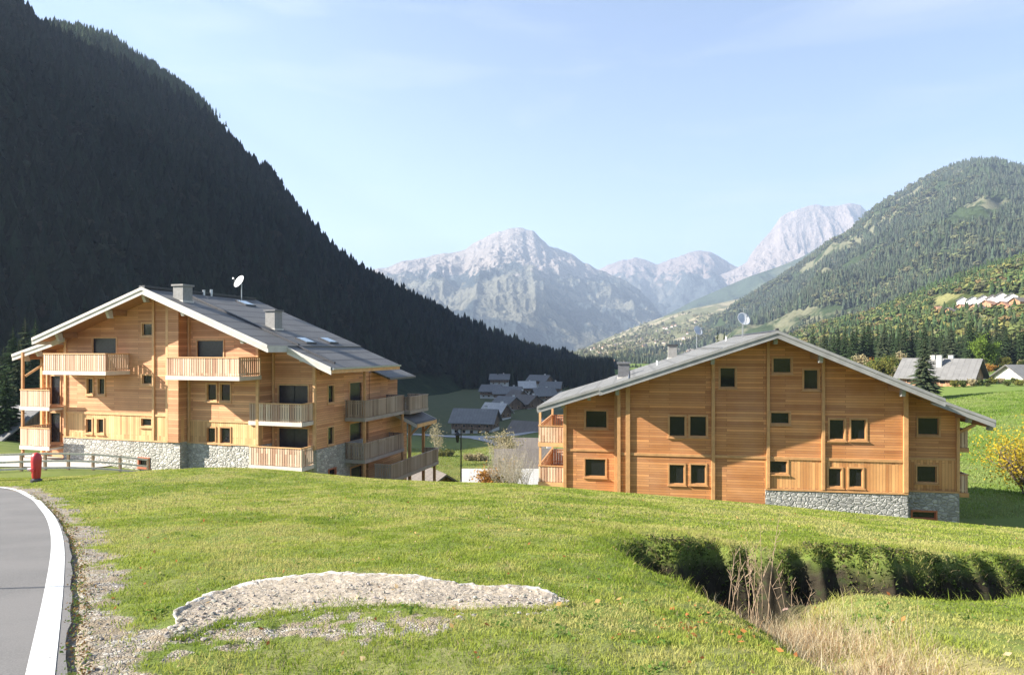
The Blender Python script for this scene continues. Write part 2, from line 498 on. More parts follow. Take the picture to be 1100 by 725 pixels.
def dist_to_edge(X, Y):
    """signed distance to the road's edge, positive on the grass side"""
    X = np.asarray(X, float).ravel(); Y = np.asarray(Y, float).ravel()
    best = np.full(len(X), 1e9); sgn = np.ones(len(X))
    for a, b in zip(EDGE[:-1:2], EDGE[2::2]):
        d = b - a; L2 = (d ** 2).sum()
        t = np.clip(((X - a[0]) * d[0] + (Y - a[1]) * d[1]) / L2, 0, 1)
        dx = X - a[0] - t * d[0]; dy = Y - a[1] - t * d[1]
        dd = dx * dx + dy * dy
        m_ = dd < best
        best = np.where(m_, dd, best); sgn = np.where(m_, -(np.sign(d[0] * dy - d[1] * dx)), sgn)
    return np.sqrt(best) * sgn
_t = dist_to_edge([0.0], [6.0])[0]
SGN = 1.0 if _t > 0 else -1.0
def dte(X, Y): return SGN * dist_to_edge(X, Y)

def zones(X, Y):
    """what covers the ground: r = gravel, g = dry grass, b = bare soil of the bank"""
    X = X.ravel(); Y = Y.ravel()
    near = (np.hypot(X, Y) < 60)
    d = np.full(len(X), 99.); d[near] = dte(X[near], Y[near])
    n1 = fbm(X * 1.3, Y * 1.3, 5, 21); n2 = fbm(X * .5, Y * .5, 4, 31)
    width = np.interp(Y, [0, 3.5, 5.5, 8, 12, 20], [.5, .42, .35, .22, .3, .5])
    grav = (.95 * sstep(.3, -.15, d - width + .42 * n1 + .15 * fbm(X * 5, Y * 5, 3, 44))) * (Y < 22)
    grav = np.maximum(grav, (.7 * sstep(.1, .45, n1 - .15) * np.exp(-((X + 1.6) / 1.5) ** 2 - ((Y - 4.3) / .7) ** 2)))
    yl = 4.32 + (X + 2.1) * .36
    grav = np.maximum(grav, .8 * sstep(.05, .6, .30 - np.abs(Y - yl + .05) / .6 + 1.7 * n1 + .8 * fbm(X * 6, Y * 6, 3, 47)) * sstep(-3.0, -2.3, X) * (1 - sstep(-.2, 1.0, X)))
    dep = ditch_depth(X, Y) * near * (Y > 0)
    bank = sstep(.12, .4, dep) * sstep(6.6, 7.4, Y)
    arm = np.exp(-((X - 2.5) / .55) ** 2) * sstep(2.5, 3.6, Y) * (1 - sstep(7.3, 8.3, Y))
    dry = np.clip(arm + .35 * sstep(.1, .6, n2) * (Y < 30), 0, 1)
    return np.stack([grav, dry, bank], 1)

# ---- the ground sheet: a polar grid, fine near the eye, out to the horizon
def ground_grid():
    a_in = np.linspace(-46, 46, 760)
    a_out = np.linspace(46, 314, 90)[1:-1]
    ang = np.radians(np.concatenate([a_in, a_out]))
    rad = np.concatenate([[.3], np.geomspace(1.2, 30, 430), np.geomspace(30, 400, 120)[1:], np.geomspace(400, 10400, 40)[1:]])
    A, Rr = np.meshgrid(ang, rad)
    X = np.sin(A) * Rr; Y = np.cos(A) * Rr
    Z = H(X, Y)
    nr = Rr < 45
    dd = np.full(X.shape, 99.); dd[nr] = dte(X[nr], Y[nr])
    Zs = H(X, Y, True)
    f = sstep(.15, -.05, dd) * (Y > -20)                 # the roadbed is graded smooth, a little low
    Z = Z * (1 - f) + (Zs - .05) * f
    amp = .018 * (1 - f) * nr
    Z = Z + amp * fbm(X * 7, Y * 7, 4, 5)
    zn = zones(X, Y)
    bank = zn[:, 2].reshape(X.shape)
    Z = Z + bank * .26 * fbm(X * 3.2, Y * 3.2, 5, 12)
    nA, nR = len(ang), len(rad)
    i = np.arange(nR - 1)[:, None] * nA; j = np.arange(nA)[None, :]; j2 = (j + 1) % nA
    T = np.stack([i + j, i + j2, i + nA + j2, i + nA + j], -1).reshape(-1, 4)
    V = np.stack([X.ravel(), Y.ravel(), Z.ravel()], 1)
    return V, T, zn

m, nt, b = new_mat('meadow_ground'); n = N(nt)
c = n.coord()
zr, zg, zb_ = n.sep(n.attr('zone'))
f1 = n.noise(c, .35, 6, .6); f2 = n.noise(c, 6., 5, .6); f3 = n.noise(c, 60., 4, .6); fw = n.noise(c, .02, 4)
grass = n.ramp(f1, [(.25, (.10, .145, .028)), (.5, (.15, .195, .04)), (.75, (.21, .225, .06))])
grass = n.mix(n.math('MULTIPLY', n.ramp(f2, [(.45, 0.), (.7, 1.)]), .55), grass, (.19, .17, .075))
grass = n.mix(n.math('MULTIPLY', n.ramp(fw, [(.45, 0.), (.6, 1.)]), .25), grass, (.20, .20, .07))
grass = n.mix(n.math('MULTIPLY', f3, .35), grass, (.05, .07, .02))
peb = n.voro(c, 38., out='Color'); pe = n.voro(c, 38., feature='DISTANCE_TO_EDGE')
gravel = n.ramp(n.sep(peb)[0], [(0., (.20, .175, .145)), (.5, (.36, .33, .28)), (1., (.56, .53, .48))])
gravel = n.mix(n.ramp(pe, [(0., 1.), (.1, 0.)]), gravel, (.17, .145, .11))
gravel = n.mix(n.ramp(f2, [(.38, 0.), (.58, 1.)]), gravel, n.mix(f3, (.20, .155, .105), (.34, .28, .20)))
dry = n.ramp(f2, [(.3, (.22, .17, .085)), (.7, (.36, .29, .17))])
xx_, yy_, zz_ = n.sep(c)
fresh = n.math('MULTIPLY', n.ramp(n.math('DIVIDE', xx_, 100), [(.26, 0.), (.34, 1.)]), n.ramp(n.math('DIVIDE', yy_, 200), [(.17, 0.), (.21, 1.)]))
grass = n.mix(n.math('MULTIPLY', fresh, .8), grass, n.mix(f2, (.095, .15, .030), (.16, .21, .05)))
valley_shade = n.math('MULTIPLY', n.ramp(n.math('DIVIDE', yy_, 1000), [(.20, 0.), (.25, 1.)]), n.ramp(n.math('DIVIDE', xx_, 1000), [(.06, 1.), (.10, 0.)]))  # the mountain's shade on the valley meadow, put into the ground colour
grass = n.mix(n.math('MULTIPLY', valley_shade, .85), grass, n.mix(f1, (.045, .055, .028), (.085, .085, .045)))
soil = n.ramp(f2, [(.3, (.018, .015, .010)), (.55, (.04, .033, .022)), (.75, (.035, .05, .018))])  # bare bank soil, its colour darkened to deepen the ditch's shade
col = n.mix(n.math('MULTIPLY', zg, .8), grass, dry)
col = n.mix(n.ramp(n.math('ADD', zr, n.math('MULTIPLY', n.math('SUBTRACT', f3, .5), .6)), [(.28, 0.), (.62, 1.)]), col, gravel)
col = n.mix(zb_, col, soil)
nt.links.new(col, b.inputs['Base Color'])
nt.links.new(n.bump(n.math('ADD', n.math('MULTIPLY', f3, .6), n.math('MULTIPLY', n.ramp(pe, [(0., 0.), (.2, 1.)]), zr)), .6, .02), b.inputs['Normal'])
setp(b, rough=.95, spec=.1)
M['ground'] = m
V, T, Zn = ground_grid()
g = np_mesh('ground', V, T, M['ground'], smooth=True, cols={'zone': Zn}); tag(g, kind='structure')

# ---- road
m, nt, b = new_mat('asphalt'); n = N(nt); c = n.coord()
f = n.noise(c, 90., 3, .7); f2 = n.noise(c, .8, 5)
base = n.ramp(f, [(.3, (.085, .081, .076)), (.5, (.125, .119, .112)), (.72, (.20, .19, .18))])
base = n.mix(n.ramp(f2, [(.4, 0.), (.6, .6)]), base, (.17, .16, .15))
nt.links.new(base, b.inputs['Base Color']); nt.links.new(n.bump(f, .5, .006), b.inputs['Normal']); setp(b, rough=.85)
M['asphalt'] = m
m, nt, b = new_mat('road_paint'); n = N(nt); c = n.coord()
f = n.noise(c, 30., 5, .7); f2 = n.noise(c, 5., 4)
w = n.ramp(n.math('ADD', n.math('MULTIPLY', f, .7), n.math('MULTIPLY', f2, .3)), [(.36, (.25, .245, .235)), (.43, (.60, .60, .575)), (.7, (.74, .74, .71))])
nt.links.new(w, b.inputs['Base Color']); setp(b, rough=.7)
M['paint'] = m

def ribbon(name, P0, P1, dz, mat, thick=None, nacross=6):
    k = len(P0); Vv = []
    for j in range(nacross + 1):
        t = j / nacross; P = P0 * (1 - t) + P1 * t
        z = H(P[:, 0], P[:, 1], True) + dz
        Vv.append(np.stack([P[:, 0], P[:, 1], z], 1))
    nrow = nacross + 1
    if thick:
        for j in (nacross, 0):
            q = Vv[j].copy(); q[:, 2] -= thick; Vv.append(q)
        order = [nrow + 1] + list(range(nrow)) + [nrow]
        Vv = [Vv[i] for i in order]; nrow += 2
    V = np.concatenate(Vv); a = np.arange(k - 1)
    T = np.concatenate([np.stack([r * k + a, r * k + a + 1, (r + 1) * k + a + 1, (r + 1) * k + a], 1) for r in range(nrow - 1)])
    o = np_mesh(name, V, T, mat, smooth=False)
    return tag(o, kind='structure')
dirs = np.gradient(EDGE, axis=0); nrm = np.stack([-dirs[:, 1], dirs[:, 0]], 1); nrm /= np.hypot(*nrm.T)[:, None]
if dte(*(EDGE[80:81] + nrm[80:81] * .3).T)[0] > 0: nrm = -nrm
jag = (.025 * fbm(np.arange(len(EDGE)) * .45, np.zeros(len(EDGE)), 3, 8))[:, None]
ribbon('road', EDGE + nrm * jag, EDGE + nrm * 5.6, .012, M['asphalt'], thick=.08, nacross=24)
dl = np.gradient(LINE, axis=0); nl = np.stack([-dl[:, 1], dl[:, 0]], 1); nl /= np.hypot(*nl.T)[:, None]
if dte(*(LINE[80:81] + nl[80:81] * .3).T)[0] > dte(*(LINE[80:81]).T)[0]: nl = -nl
ribbon('road_marking', LINE, LINE + nl * .135, .016, M['paint'], nacross=2)
# ------------------------------------------------------------------ mountains
def mountain(name, ridge, foot, back, amp, mat, ncol=420, nrow=160, seed=1, fscale=None, prof=1.0, jag=0., footz=None, zcap=True, shape=None):
    """ridge: (column, row, distance) along the skyline; foot: (column, distance). A body with a front face, a back and noise-cut gullies"""
    rp = np.array(ridge, float); fp = np.array(foot, float)
    px = np.linspace(rp[0, 0], rp[-1, 0], ncol)
    kk = 2
    def sm(v):
        p = np.pad(v, kk, mode='edge'); k = np.hanning(2 * kk + 1); k /= k.sum(); return np.convolve(p, k, 'valid')
    py = sm(np.interp(px, rp[:, 0], rp[:, 1])); rd = sm(np.interp(px, rp[:, 0], rp[:, 2])); fd = np.interp(px, fp[:, 0], fp[:, 1])
    dx = (px - 550) / F
    rz = (HY - py) / F * rd
    fs = fscale or 1.0 / rd.mean() * 6
    rz = rz + jag * fbm(px * .12, px * 0, 4, seed + 50)
    t = np.linspace(0, 1, nrow)
    rows = []
    Yf = fd[None, :] + (rd - fd)[None, :] * t[:, None]
    Xf = Yf * dx[None, :]
    fz = H(fd * dx, fd) - 4 if footz is None else np.full(ncol, footz)
    base = fz[None, :] + (rz - fz)[None, :] * t[:, None] ** prof
    env = np.sin(np.pi * np.clip(t, 0, 1) ** 1.3)[:, None] ** .8
    nz = ridged(Xf * fs, Yf * fs * .55, 8, seed, .6) - .5 + .4 * fbm(Xf * fs * 2.7, Yf * fs * 2.7, 4, seed + 9)
    Zf = base + amp * nz * env
    # nothing of the front face may rise over the skyline drawn from here by more than a little
    if zcap:
        lim = (rz / rd)[None, :] * Yf
        Zf = np.minimum(Zf, lim - .02 * amp * (1 - t)[:, None])
    tb = np.linspace(0, 1, 14)[1:]
    Yb = rd[None, :] + (back) * tb[:, None]; Xb = Yb * dx[None, :]
    Zb = rz[None, :] * (1 - tb[:, None] ** 1.2) + (-50) * tb[:, None] ** 1.2
    Zb = Zb + amp * .3 * (ridged(Xb * fs, Yb * fs, 4, seed) - .6) * np.sin(np.pi * tb)[:, None]
    X = np.concatenate([Xf, Xb]); Y = np.concatenate([Yf, Yb]); Z = np.concatenate([Zf, Zb])
    nr = X.shape[0]
    i = np.arange(nr - 1)[:, None] * ncol; j = np.arange(ncol - 1)[None, :]
    T = np.stack([i + j, i + j + 1, i + ncol + j + 1, i + ncol + j], -1).reshape(-1, 4)
    o = np_mesh(name, np.stack([X.ravel(), Y.ravel(), Z.ravel()], 1), T, mat, smooth=True)
    tag(o, kind='structure')
    return dict(px=px, X=Xf, Y=Yf, Z=Zf, rz=rz, rd=rd, fd=fd)

def mountain_mat(name, forest, rock, meadow, zr0, zr1, nscale, rockamt=.5, meadow_amt=.4, steep=True):
    """forest below, meadows in patches, bare rock above and where it is steep"""
    m, nt, b = new_mat(name); n = N(nt); c = n.coord()
    x, y, z = n.sep(c)
    f1 = n.noise(c, nscale, 7, .62); f2 = n.noise(c, nscale * 5, 6, .65); f3 = n.noise(c, nscale * 30, 4, .6)
    fo = n.ramp(n.math('ADD', n.math('MULTIPLY', f2, .5), n.math('MULTIPLY', f3, .5)), [(.35, tuple(q * .6 for q in forest)), (.65, tuple(q * 1.35 for q in forest))])
    me = n.ramp(f3, [(.3, tuple(q * .8 for q in meadow)), (.7, tuple(min(1, q * 1.2) for q in meadow))])
    ro = n.ramp(n.math('ADD', n.math('MULTIPLY', f2, .6), n.math('MULTIPLY', f3, .4)), [(.3, tuple(q * .6 for q in rock)), (.5, rock), (.7, tuple(min(1, q * 1.25) for q in rock))])
    mm = n.ramp(n.math('ADD', n.math('MULTIPLY', f1, .75), n.math('MULTIPLY', f2, .25)), [(.5, 0.), (.54, meadow_amt)])
    col = n.mix(mm, fo, me)
    alt = n.math('DIVIDE', n.math('SUBTRACT', z, zr0), zr1 - zr0)
    rm = n.math('ADD', alt, n.math('MULTIPLY', n.math('SUBTRACT', f2, .5), 2.2))
    if steep:
        gz = n.sep(n.node('ShaderNodeNewGeometry').outputs['Normal'])[2]
        rm = n.math('ADD', rm, n.math('MULTIPLY', n.math('SUBTRACT', .72, gz), rockamt * 2.5))
    col = n.mix(n.ramp(rm, [(.45, 0.), (.62, 1.)]), col, ro)
    nt.links.new(col, b.inputs['Base Color'])
    nt.links.new(n.bump(n.math('ADD', f2, n.math('MULTIPLY', f3, .25)), .9, .12 / nscale if zr0 < 900 and nscale < .002 else 3.), b.inputs['Normal'])
    setp(b, rough=1., spec=0.)
    return m

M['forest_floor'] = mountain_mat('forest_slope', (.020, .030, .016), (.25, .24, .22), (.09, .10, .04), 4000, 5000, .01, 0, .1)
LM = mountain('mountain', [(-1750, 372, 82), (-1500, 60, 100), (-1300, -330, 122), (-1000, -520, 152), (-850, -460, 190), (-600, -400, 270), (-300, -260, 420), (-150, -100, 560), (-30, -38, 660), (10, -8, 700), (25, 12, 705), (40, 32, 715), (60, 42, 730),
    (88, 55, 750), (120, 68, 770), (143, 82, 785), (174, 98, 800), (200, 114, 812), (223, 130, 825), (240, 149, 840), (265, 173, 860), (294, 194, 880), (310, 219, 900), (343, 256, 930), (364, 280, 955), (397, 299, 1000), (430, 316, 1030),
    (460, 331, 1060), (490, 346, 1100), (520, 359, 1130), (550, 371, 1160), (585, 381, 1200), (620, 391, 1240), (655, 399, 1270), (690, 405, 1300)],
    [(-1750, 70), (-1500, 80), (-1150, 110), (-600, 150), (-200, 170), (0, 175), (100, 195), (200, 230), (300, 270), (400, 330), (480, 430), (560, 640), (620, 900), (690, 1250)], 500, 26, M['forest_floor'], ncol=620, nrow=120, seed=3, fscale=.012, prof=1.05)

M['right_slope'] = mountain_mat('right_slope', (.035, .050, .022), (.36, .33, .29), (.21, .19, .125), 900, 1900, .004, .0, .5, steep=False)
RM = mountain('mountain', [(560, 396, 3300), (640, 392, 3200), (700, 378, 3100), (735, 362, 3050), (765, 346, 3000), (800, 322, 2950), (830, 305, 2900), (860, 285, 2850), (890, 262, 2800), (915, 245, 2780), (945, 220, 2750), (975, 203, 2720), (1000, 190, 2700),
    (1025, 179, 2700), (1045, 173, 2680), (1070, 173, 2650), (1095, 180, 2620), (1150, 190, 2600), (1250, 170, 2500), (1500, 150, 2300), (2000, 250, 2000)],
    [(560, 1900), (700, 1500), (800, 1150), (900, 950), (1000, 850), (1100, 800), (2000, 700)], 1500, 150, M['right_slope'], ncol=460, nrow=190, seed=14, fscale=.0026, prof=1.0)

M['near_slope'] = mountain_mat('near_slope', (.06, .075, .025), (.3, .3, .25), (.22, .21, .09), 900, 1900, .012, .0, .8, steep=False)
NM = mountain('mountain', [(760, 396, 900), (820, 376, 900), (850, 362, 880), (880, 352, 860), (930, 340, 840), (975, 322, 820), (1005, 310, 800), (1035, 298, 790), (1065, 288, 780), (1100, 279, 760), (1200, 262, 700), (1500, 250, 600), (1900, 300, 500)],
    [(760, 500), (850, 360), (950, 300), (1100, 270), (1500, 230), (1900, 200)], 300, 12, M['near_slope'], ncol=240, nrow=90, seed=24, fscale=.01, prof=1.0)

M['sunny'] = mountain_mat('sunny_slope', (.12, .12, .065), (.30, .27, .21), (.25, .215, .14), 260, 500, .006, 0, 1., steep=False)
SM = mountain('mountain', [(470, 402, 4000), (540, 392, 4000), (585, 385, 3900), (620, 377, 3850), (655, 362, 3800), (690, 348, 3750), (720, 338, 3700), (745, 331, 3650), (800, 320, 3600), (900, 320, 3500)],
    [(470, 1700), (560, 1500), (900, 1600)], 1200, 45, M['sunny'], ncol=240, nrow=110, seed=33, fscale=.003)

M['blue_forest'] = mountain_mat('blue_forest', (.040, .055, .035), (.42, .39, .36), (.16, .16, .10), 900, 1500, .0016, .35, .25)
BM = mountain('mountain', [(560, 392, 5600), (640, 372, 5500), (690, 350, 5400), (720, 336, 5300), (745, 323, 5250), (775, 310, 5200), (805, 297, 5150), (835, 287, 5100), (860, 277, 5050), (885, 262, 5000), (930, 250, 4900), (1000, 240, 4800)],
    [(560, 3900), (1000, 3800)], 1500, 220, M['blue_forest'], ncol=260, nrow=120, seed=43, fscale=.0014)

M['peak'] = mountain_mat('limestone_peak', (.040, .052, .056), (.235, .20, .175), (.165, .155, .115), 560, 820, .0012, .35, .8)
PM = mountain('mountain', [(250, 330, 7000), (330, 300, 7000), (395, 291, 7000), (412, 288, 7000), (430, 281, 7000), (452, 277, 6980), (470, 274, 6950), (486, 271, 6900), (500, 268, 6900), (512, 260, 6850), (528, 252, 6800), (545, 246, 6800), (560, 245, 6800), (572, 248, 6800),
    (580, 255, 6820), (590, 264, 6850), (602, 267, 6850), (615, 273, 6850), (626, 281, 6850), (640, 288, 6850), (655, 294, 6800), (672, 302, 6750), (688, 312, 6700), (700, 325, 6650), (712, 340, 6600), (725, 356, 6550), (740, 375, 6500)],
    [(250, 3600), (400, 3800), (560, 4200), (740, 5200)], 1500, 250, M['peak'], ncol=520, nrow=220, seed=51, fscale=.0017, jag=14)

M['far_peak'] = mountain_mat('far_peaks', (.05, .06, .062), (.21, .165, .145), (.14, .13, .11), 700, 1100, .0011, .3, .6)
FM = mountain('mountain', [(600, 310, 9000), (640, 292, 8900), (655, 284, 8800), (668, 280, 8800), (682, 276, 8800), (695, 280, 8800), (705, 284, 8800), (716, 280, 8750), (728, 276, 8700), (742, 271, 8700), (752, 270, 8700), (764, 271, 8700), (775, 277, 8700), (785, 284, 8700), (800, 288, 8700), (850, 292, 8700), (950, 300, 8600)],
    [(600, 6500), (950, 6500)], 1200, 300, M['far_peak'], ncol=300, nrow=120, seed=63, fscale=.0018, jag=18)

M['cliff'] = mountain_mat('cliff_rock', (.08, .08, .075), (.25, .205, .18), (.16, .15, .13), 600, 900, .0018, .8, .8)
CM = mountain('mountain', [(760, 300, 8200), (790, 289, 8200), (802, 282, 8200), (808, 272, 8200), (815, 262, 8200), (824, 252, 8200), (832, 243, 8200), (838, 234, 8150), (846, 229, 8150), (856, 226, 8100), (868, 221, 8100), (880, 220, 8100), (888, 222, 8100), (898, 221, 8100),
    (912, 219, 8100), (925, 221, 8100), (934, 230, 8100), (950, 240, 8100), (980, 255, 8100), (1050, 270, 8100)],
    [(760, 6200), (1050, 6400)], 1200, 560, M['cliff'], ncol=420, nrow=200, seed=78, fscale=.0016, prof=1.7, jag=14)

# ------------------------------------------------------------------ woods far off: one mass of trees each
m, nt, b = new_mat('wood_foliage'); n = N(nt)
t_ = n.attr('tint'); f = n.noise(n.coord(), .9, 3)
g_ = n.math('MULTIPLY_ADD', f, .9, .55)
nt.links.new(n.mix(1., t_, n.comb(g_, g_, g_), 'MULTIPLY'), b.inputs['Base Color']); setp(b, rough=.95, spec=.05)
M['wood_foliage'] = m

def conifer_tpl(tiers, sides, seed, rag=.25):
    r = np.random.default_rng(seed); V = []; T = []
    for k in range(tiers):
        z0 = .08 + .86 * k / tiers; z1 = min(1.0, z0 + 1.35 / tiers + .06); rad = .17 * (1 - k / tiers) ** .8 + .018
        i = len(V)
        for j in range(sides):
            a = 2 * math.pi * (j + .5 * (k % 2) + r.uniform(-.2, .2)) / sides; rr = rad * (1 + r.uniform(-rag, rag))
            V.append((math.cos(a) * rr, math.sin(a) * rr, z0 + r.uniform(-.02, .02)))
        V.append((r.uniform(-.01, .01), r.uniform(-.01, .01), z1))
        for j in range(sides): T.append((i + j, i + (j + 1) % sides, i + sides))
    return np.array(V), np.array(T)
def blob_tpl(seed, nb=70):
    """a round crown of leafy clumps: small tilted faces spread over uneven lobes"""
    r = np.random.default_rng(seed); V = []; T = []
    lobes = [(np.array((r.uniform(-.16, .16), r.uniform(-.16, .16), r.uniform(.35, .72))), r.uniform(.2, .3)) for _ in range(5)]
    for k in range(nb):
        c, s = lobes[r.integers(0, 5)]
        d = r.normal(size=3); d /= np.linalg.norm(d); d[2] = abs(d[2]) * .9 + d[2] * .1
        p = c + d * s * r.uniform(.75, 1.05)
        a = np.cross(d, r.normal(size=3)); a /= np.linalg.norm(a); b_ = np.cross(d, a) + d * r.uniform(-.5, .5); sz = r.uniform(.09, .16)
        i = len(V)
        for q in range(3): t = 2 * math.pi * q / 3 + r.uniform(-.3, .3); V.append(p + (a * math.cos(t) + b_ * math.sin(t)) * sz)
        T.append((i, i + 1, i + 2))
    return np.array(V), np.array(T)

def scatter(name, spots, tpls, mat, cols, parent=None, lean=0.):
    """spots (n,3), heights (n,), widths (n,), template index (n,), colours (n,3) -> one mesh"""
    P, hgt, wid, idx = spots
    VV = []; TT = []; CC = []; off = 0
    for k, (tv, tt) in enumerate(tpls):
        s = np.where(idx == k)[0]
        if len(s) == 0: continue
        a = rng.uniform(0, 2 * math.pi, len(s)); ca, sa = np.cos(a), np.sin(a)
        x = (tv[None, :, 0] * ca[:, None] - tv[None, :, 1] * sa[:, None]) * wid[s, None]
        y = (tv[None, :, 0] * sa[:, None] + tv[None, :, 1] * ca[:, None]) * wid[s, None]
        z = tv[None, :, 2] * hgt[s, None]
        v = np.stack([x + P[s, 0, None], y + P[s, 1, None], z + P[s, 2, None]], -1).reshape(-1, 3)
        t = (tt[None] + (np.arange(len(s)) * len(tv))[:, None, None]).reshape(-1, 3) + off
        c = np.repeat(cols[s], len(tv), axis=0)
        VV.append(v); TT.append(t); CC.append(c); off += len(v)
    return np_mesh(name, np.concatenate(VV), np.concatenate(TT), mat, parent, cols=np.concatenate(CC))

def sample_face(mt, n_, tmin=0., tmax=1., pxlo=None, pxhi=None, seed=0):
    """spots spread evenly by area over a mountain's front face"""
    r = np.random.default_rng(seed)
    X, Y, Z = mt['X'], mt['Y'], mt['Z']
    ar = np.abs((X[1:, 1:] - X[:-1, :-1]) * (Y[1:, :-1] - Y[:-1, 1:]) - (X[1:, :-1] - X[:-1, 1:]) * (Y[1:, 1:] - Y[:-1, :-1]))
    nr = X.shape[0]; tt = np.linspace(0, 1, nr)[:-1]
    ar = ar * ((tt >= tmin) & (tt <= tmax))[:, None]
    pc = mt['px'][:-1]
    ar = ar / np.maximum(Y[:-1, :-1], 1) ** .8
    if pxlo is not None: ar = ar * ((pc >= pxlo) & (pc <= pxhi))[None, :]
    p = ar.ravel() / ar.sum()
    k = r.choice(len(p), n_, p=p); i, j = np.unravel_index(k, ar.shape)
    u = r.random(n_); v = r.random(n_)
    def bi(A): return (A[i, j] * (1 - u) * (1 - v) + A[i + 1, j] * u * (1 - v) + A[i, j + 1] * (1 - u) * v + A[i + 1, j + 1] * u * v)
    return np.stack([bi(X), bi(Y), bi(Z)], 1)

CT = [conifer_tpl(3, 6, s) for s in (1, 2, 3)]
CT2 = [conifer_tpl(5, 7, s, .35) for s in (4, 5, 6)]
BT = [blob_tpl(s) for s in (1, 2, 3)]
def mk_cols(n_, base, var=.25, r=rng):
    g = r.uniform(1 - var, 1 + var, (n_, 1)); return np.array(base)[None] * g * r.uniform(.9, 1.1, (n_, 3))

# left mountain
P = sample_face(LM, 17000, .0, 1., -350, 690, 5)
keep = ~((P[:, 1] < 420) & (fbm(P[:, 0] * .01, P[:, 1] * .01, 3, 4) > .35) & (P[:, 2] < 10))
# the meadow at the mountain's foot stays open
pxs = 550 + F * P[:, 0] / P[:, 1]; pys = HY - F * P[:, 2] / P[:, 1]
keep &= ~((pxs > 395) & (pxs < 492) & (pys > 404)) & ~((pxs >= 492) & (pys > 412))
P = P[keep]
k = len(P); hgt = rng.uniform(8, 23, k) * (1 + .35 * fbm(P[:, 0] * .02, P[:, 1] * .02, 3, 14)); wid = hgt * rng.uniform(.9, 1.5, k)
bl = rng.random(k) < .12
idx = np.where(bl, 6 + rng.integers(0, 3, k), np.where(P[:, 1] < 520, 3, 0) + rng.integers(0, 3, k))
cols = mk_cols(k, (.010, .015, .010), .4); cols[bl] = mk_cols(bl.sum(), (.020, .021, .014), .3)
hgt[bl] *= .7; wid[bl] = hgt[bl] * 1.1
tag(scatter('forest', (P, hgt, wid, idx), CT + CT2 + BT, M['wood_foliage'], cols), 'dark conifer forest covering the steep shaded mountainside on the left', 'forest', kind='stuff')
# the wood's foot beyond the village
X_ = rng.uniform(-.11, .15, 5200); Y_ = rng.uniform(520, 1500, 5200); X_ = X_ * Y_
k_ = ~((X_ / Y_ < -.085) & (Y_ < 600)); X_, Y_ = X_[k_], Y_[k_]
P = np.stack([X_, Y_, H(X_, Y_) - .5], 1); k = len(P); hgt = rng.uniform(13, 23, k)
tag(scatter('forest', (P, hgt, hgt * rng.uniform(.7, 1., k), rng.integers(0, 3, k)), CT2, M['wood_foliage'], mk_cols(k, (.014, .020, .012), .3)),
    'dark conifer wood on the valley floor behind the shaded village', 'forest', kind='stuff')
# its skyline
ks = rng.integers(0, len(LM['px']), 1100)
ks = ks[(LM['px'][ks] > -60)]
P = np.stack([(LM['X'][-1])[ks] + rng.uniform(-6, 6, len(ks)), LM['Y'][-1][ks] + rng.uniform(-20, 12, len(ks)), LM['Z'][-1][ks] - 3], 1)
k = len(P); hgt = rng.uniform(5, 20, k) * rng.uniform(.6, 1.1, k)
tag(scatter('forest', (P, hgt, hgt * rng.uniform(.6, 1.1, k), rng.integers(0, 3, k)), CT2, M['wood_foliage'], mk_cols(k, (.014, .020, .012), .3)),
    'ragged row of conifers standing on the crest of the left mountain', 'forest', kind='stuff')
# the sunlit shoulder behind the shaded crest
SH = mountain('mountain', [(20, 60, 860), (40, 30, 870), (60, 32, 880), (88, 36, 900), (120, 45, 920), (143, 62, 935), (174, 81, 950), (200, 99, 962), (223, 118, 975), (240, 146, 985), (262, 190, 1000), (280, 225, 1010)],
    [(20, 700), (60, 735), (143, 790), (223, 830), (280, 880)], 300, 5, M['forest_floor'], ncol=160, nrow=40, seed=5, fscale=.01, footz=None, prof=.16)
P = sample_face(SH, 1500, .15, 1., 30, 262, 15); k = len(P); hgt = rng.uniform(8, 17, k)
P2 = np.stack([SH['X'][-1], SH['Y'][-1], SH['Z'][-1] - 2], 1)[rng.integers(20, 150, 300)] + rng.normal(size=(300, 3)) * np.array([4, 10, .5]); h2 = rng.uniform(6, 16, 300)
P = np.concatenate([P, P2]); hgt = np.concatenate([hgt, h2]); k = len(P)
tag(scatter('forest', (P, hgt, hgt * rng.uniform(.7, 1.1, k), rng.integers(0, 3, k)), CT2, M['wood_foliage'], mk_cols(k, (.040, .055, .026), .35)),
    'sunlit conifers on the rounded shoulder above the shaded left slope', 'forest', kind='stuff')
# right mountain
P = sample_face(RM, 52000, .0, 1., 640, 1300, 6)
nz = fbm(P[:, 0] * .0035, P[:, 1] * .0035 + P[:, 2] * .004, 5, 61)
pxs = 550 + F * P[:, 0] / P[:, 1]; pys = HY - F * P[:, 2] / P[:, 1]
scar = np.exp(-((pxs - 1052) / 40) ** 2 - ((pys - (228 - (pxs - 1050) * .35)) / 13) ** 2) * 1.3 + np.exp(-((pxs - 1012) / 14) ** 2 - ((pys - 275) / 7) ** 2)
P = P[(nz < .34) & (scar + .5 * nz < .55)]
k = len(P); hgt = rng.uniform(12, 26, k); bl = fbm(P[:, 0] * .006, P[:, 1] * .006, 3, 8) + rng.uniform(-.5, .5, k) > .42
idx = np.where(bl, 3 + rng.integers(0, 3, k), rng.integers(0, 3, k)); wid = hgt * rng.uniform(.8, 1.2, k)
cols = mk_cols(k, (.046, .058, .034), .35); cols[bl] = mk_cols(bl.sum(), (.085, .09, .042), .35); hgt[bl] *= .8
tag(scatter('forest', (P, hgt, wid, idx), CT + BT, M['wood_foliage'], cols), 'mixed forest over the hazy sunlit mountainside on the right', 'forest', kind='stuff')
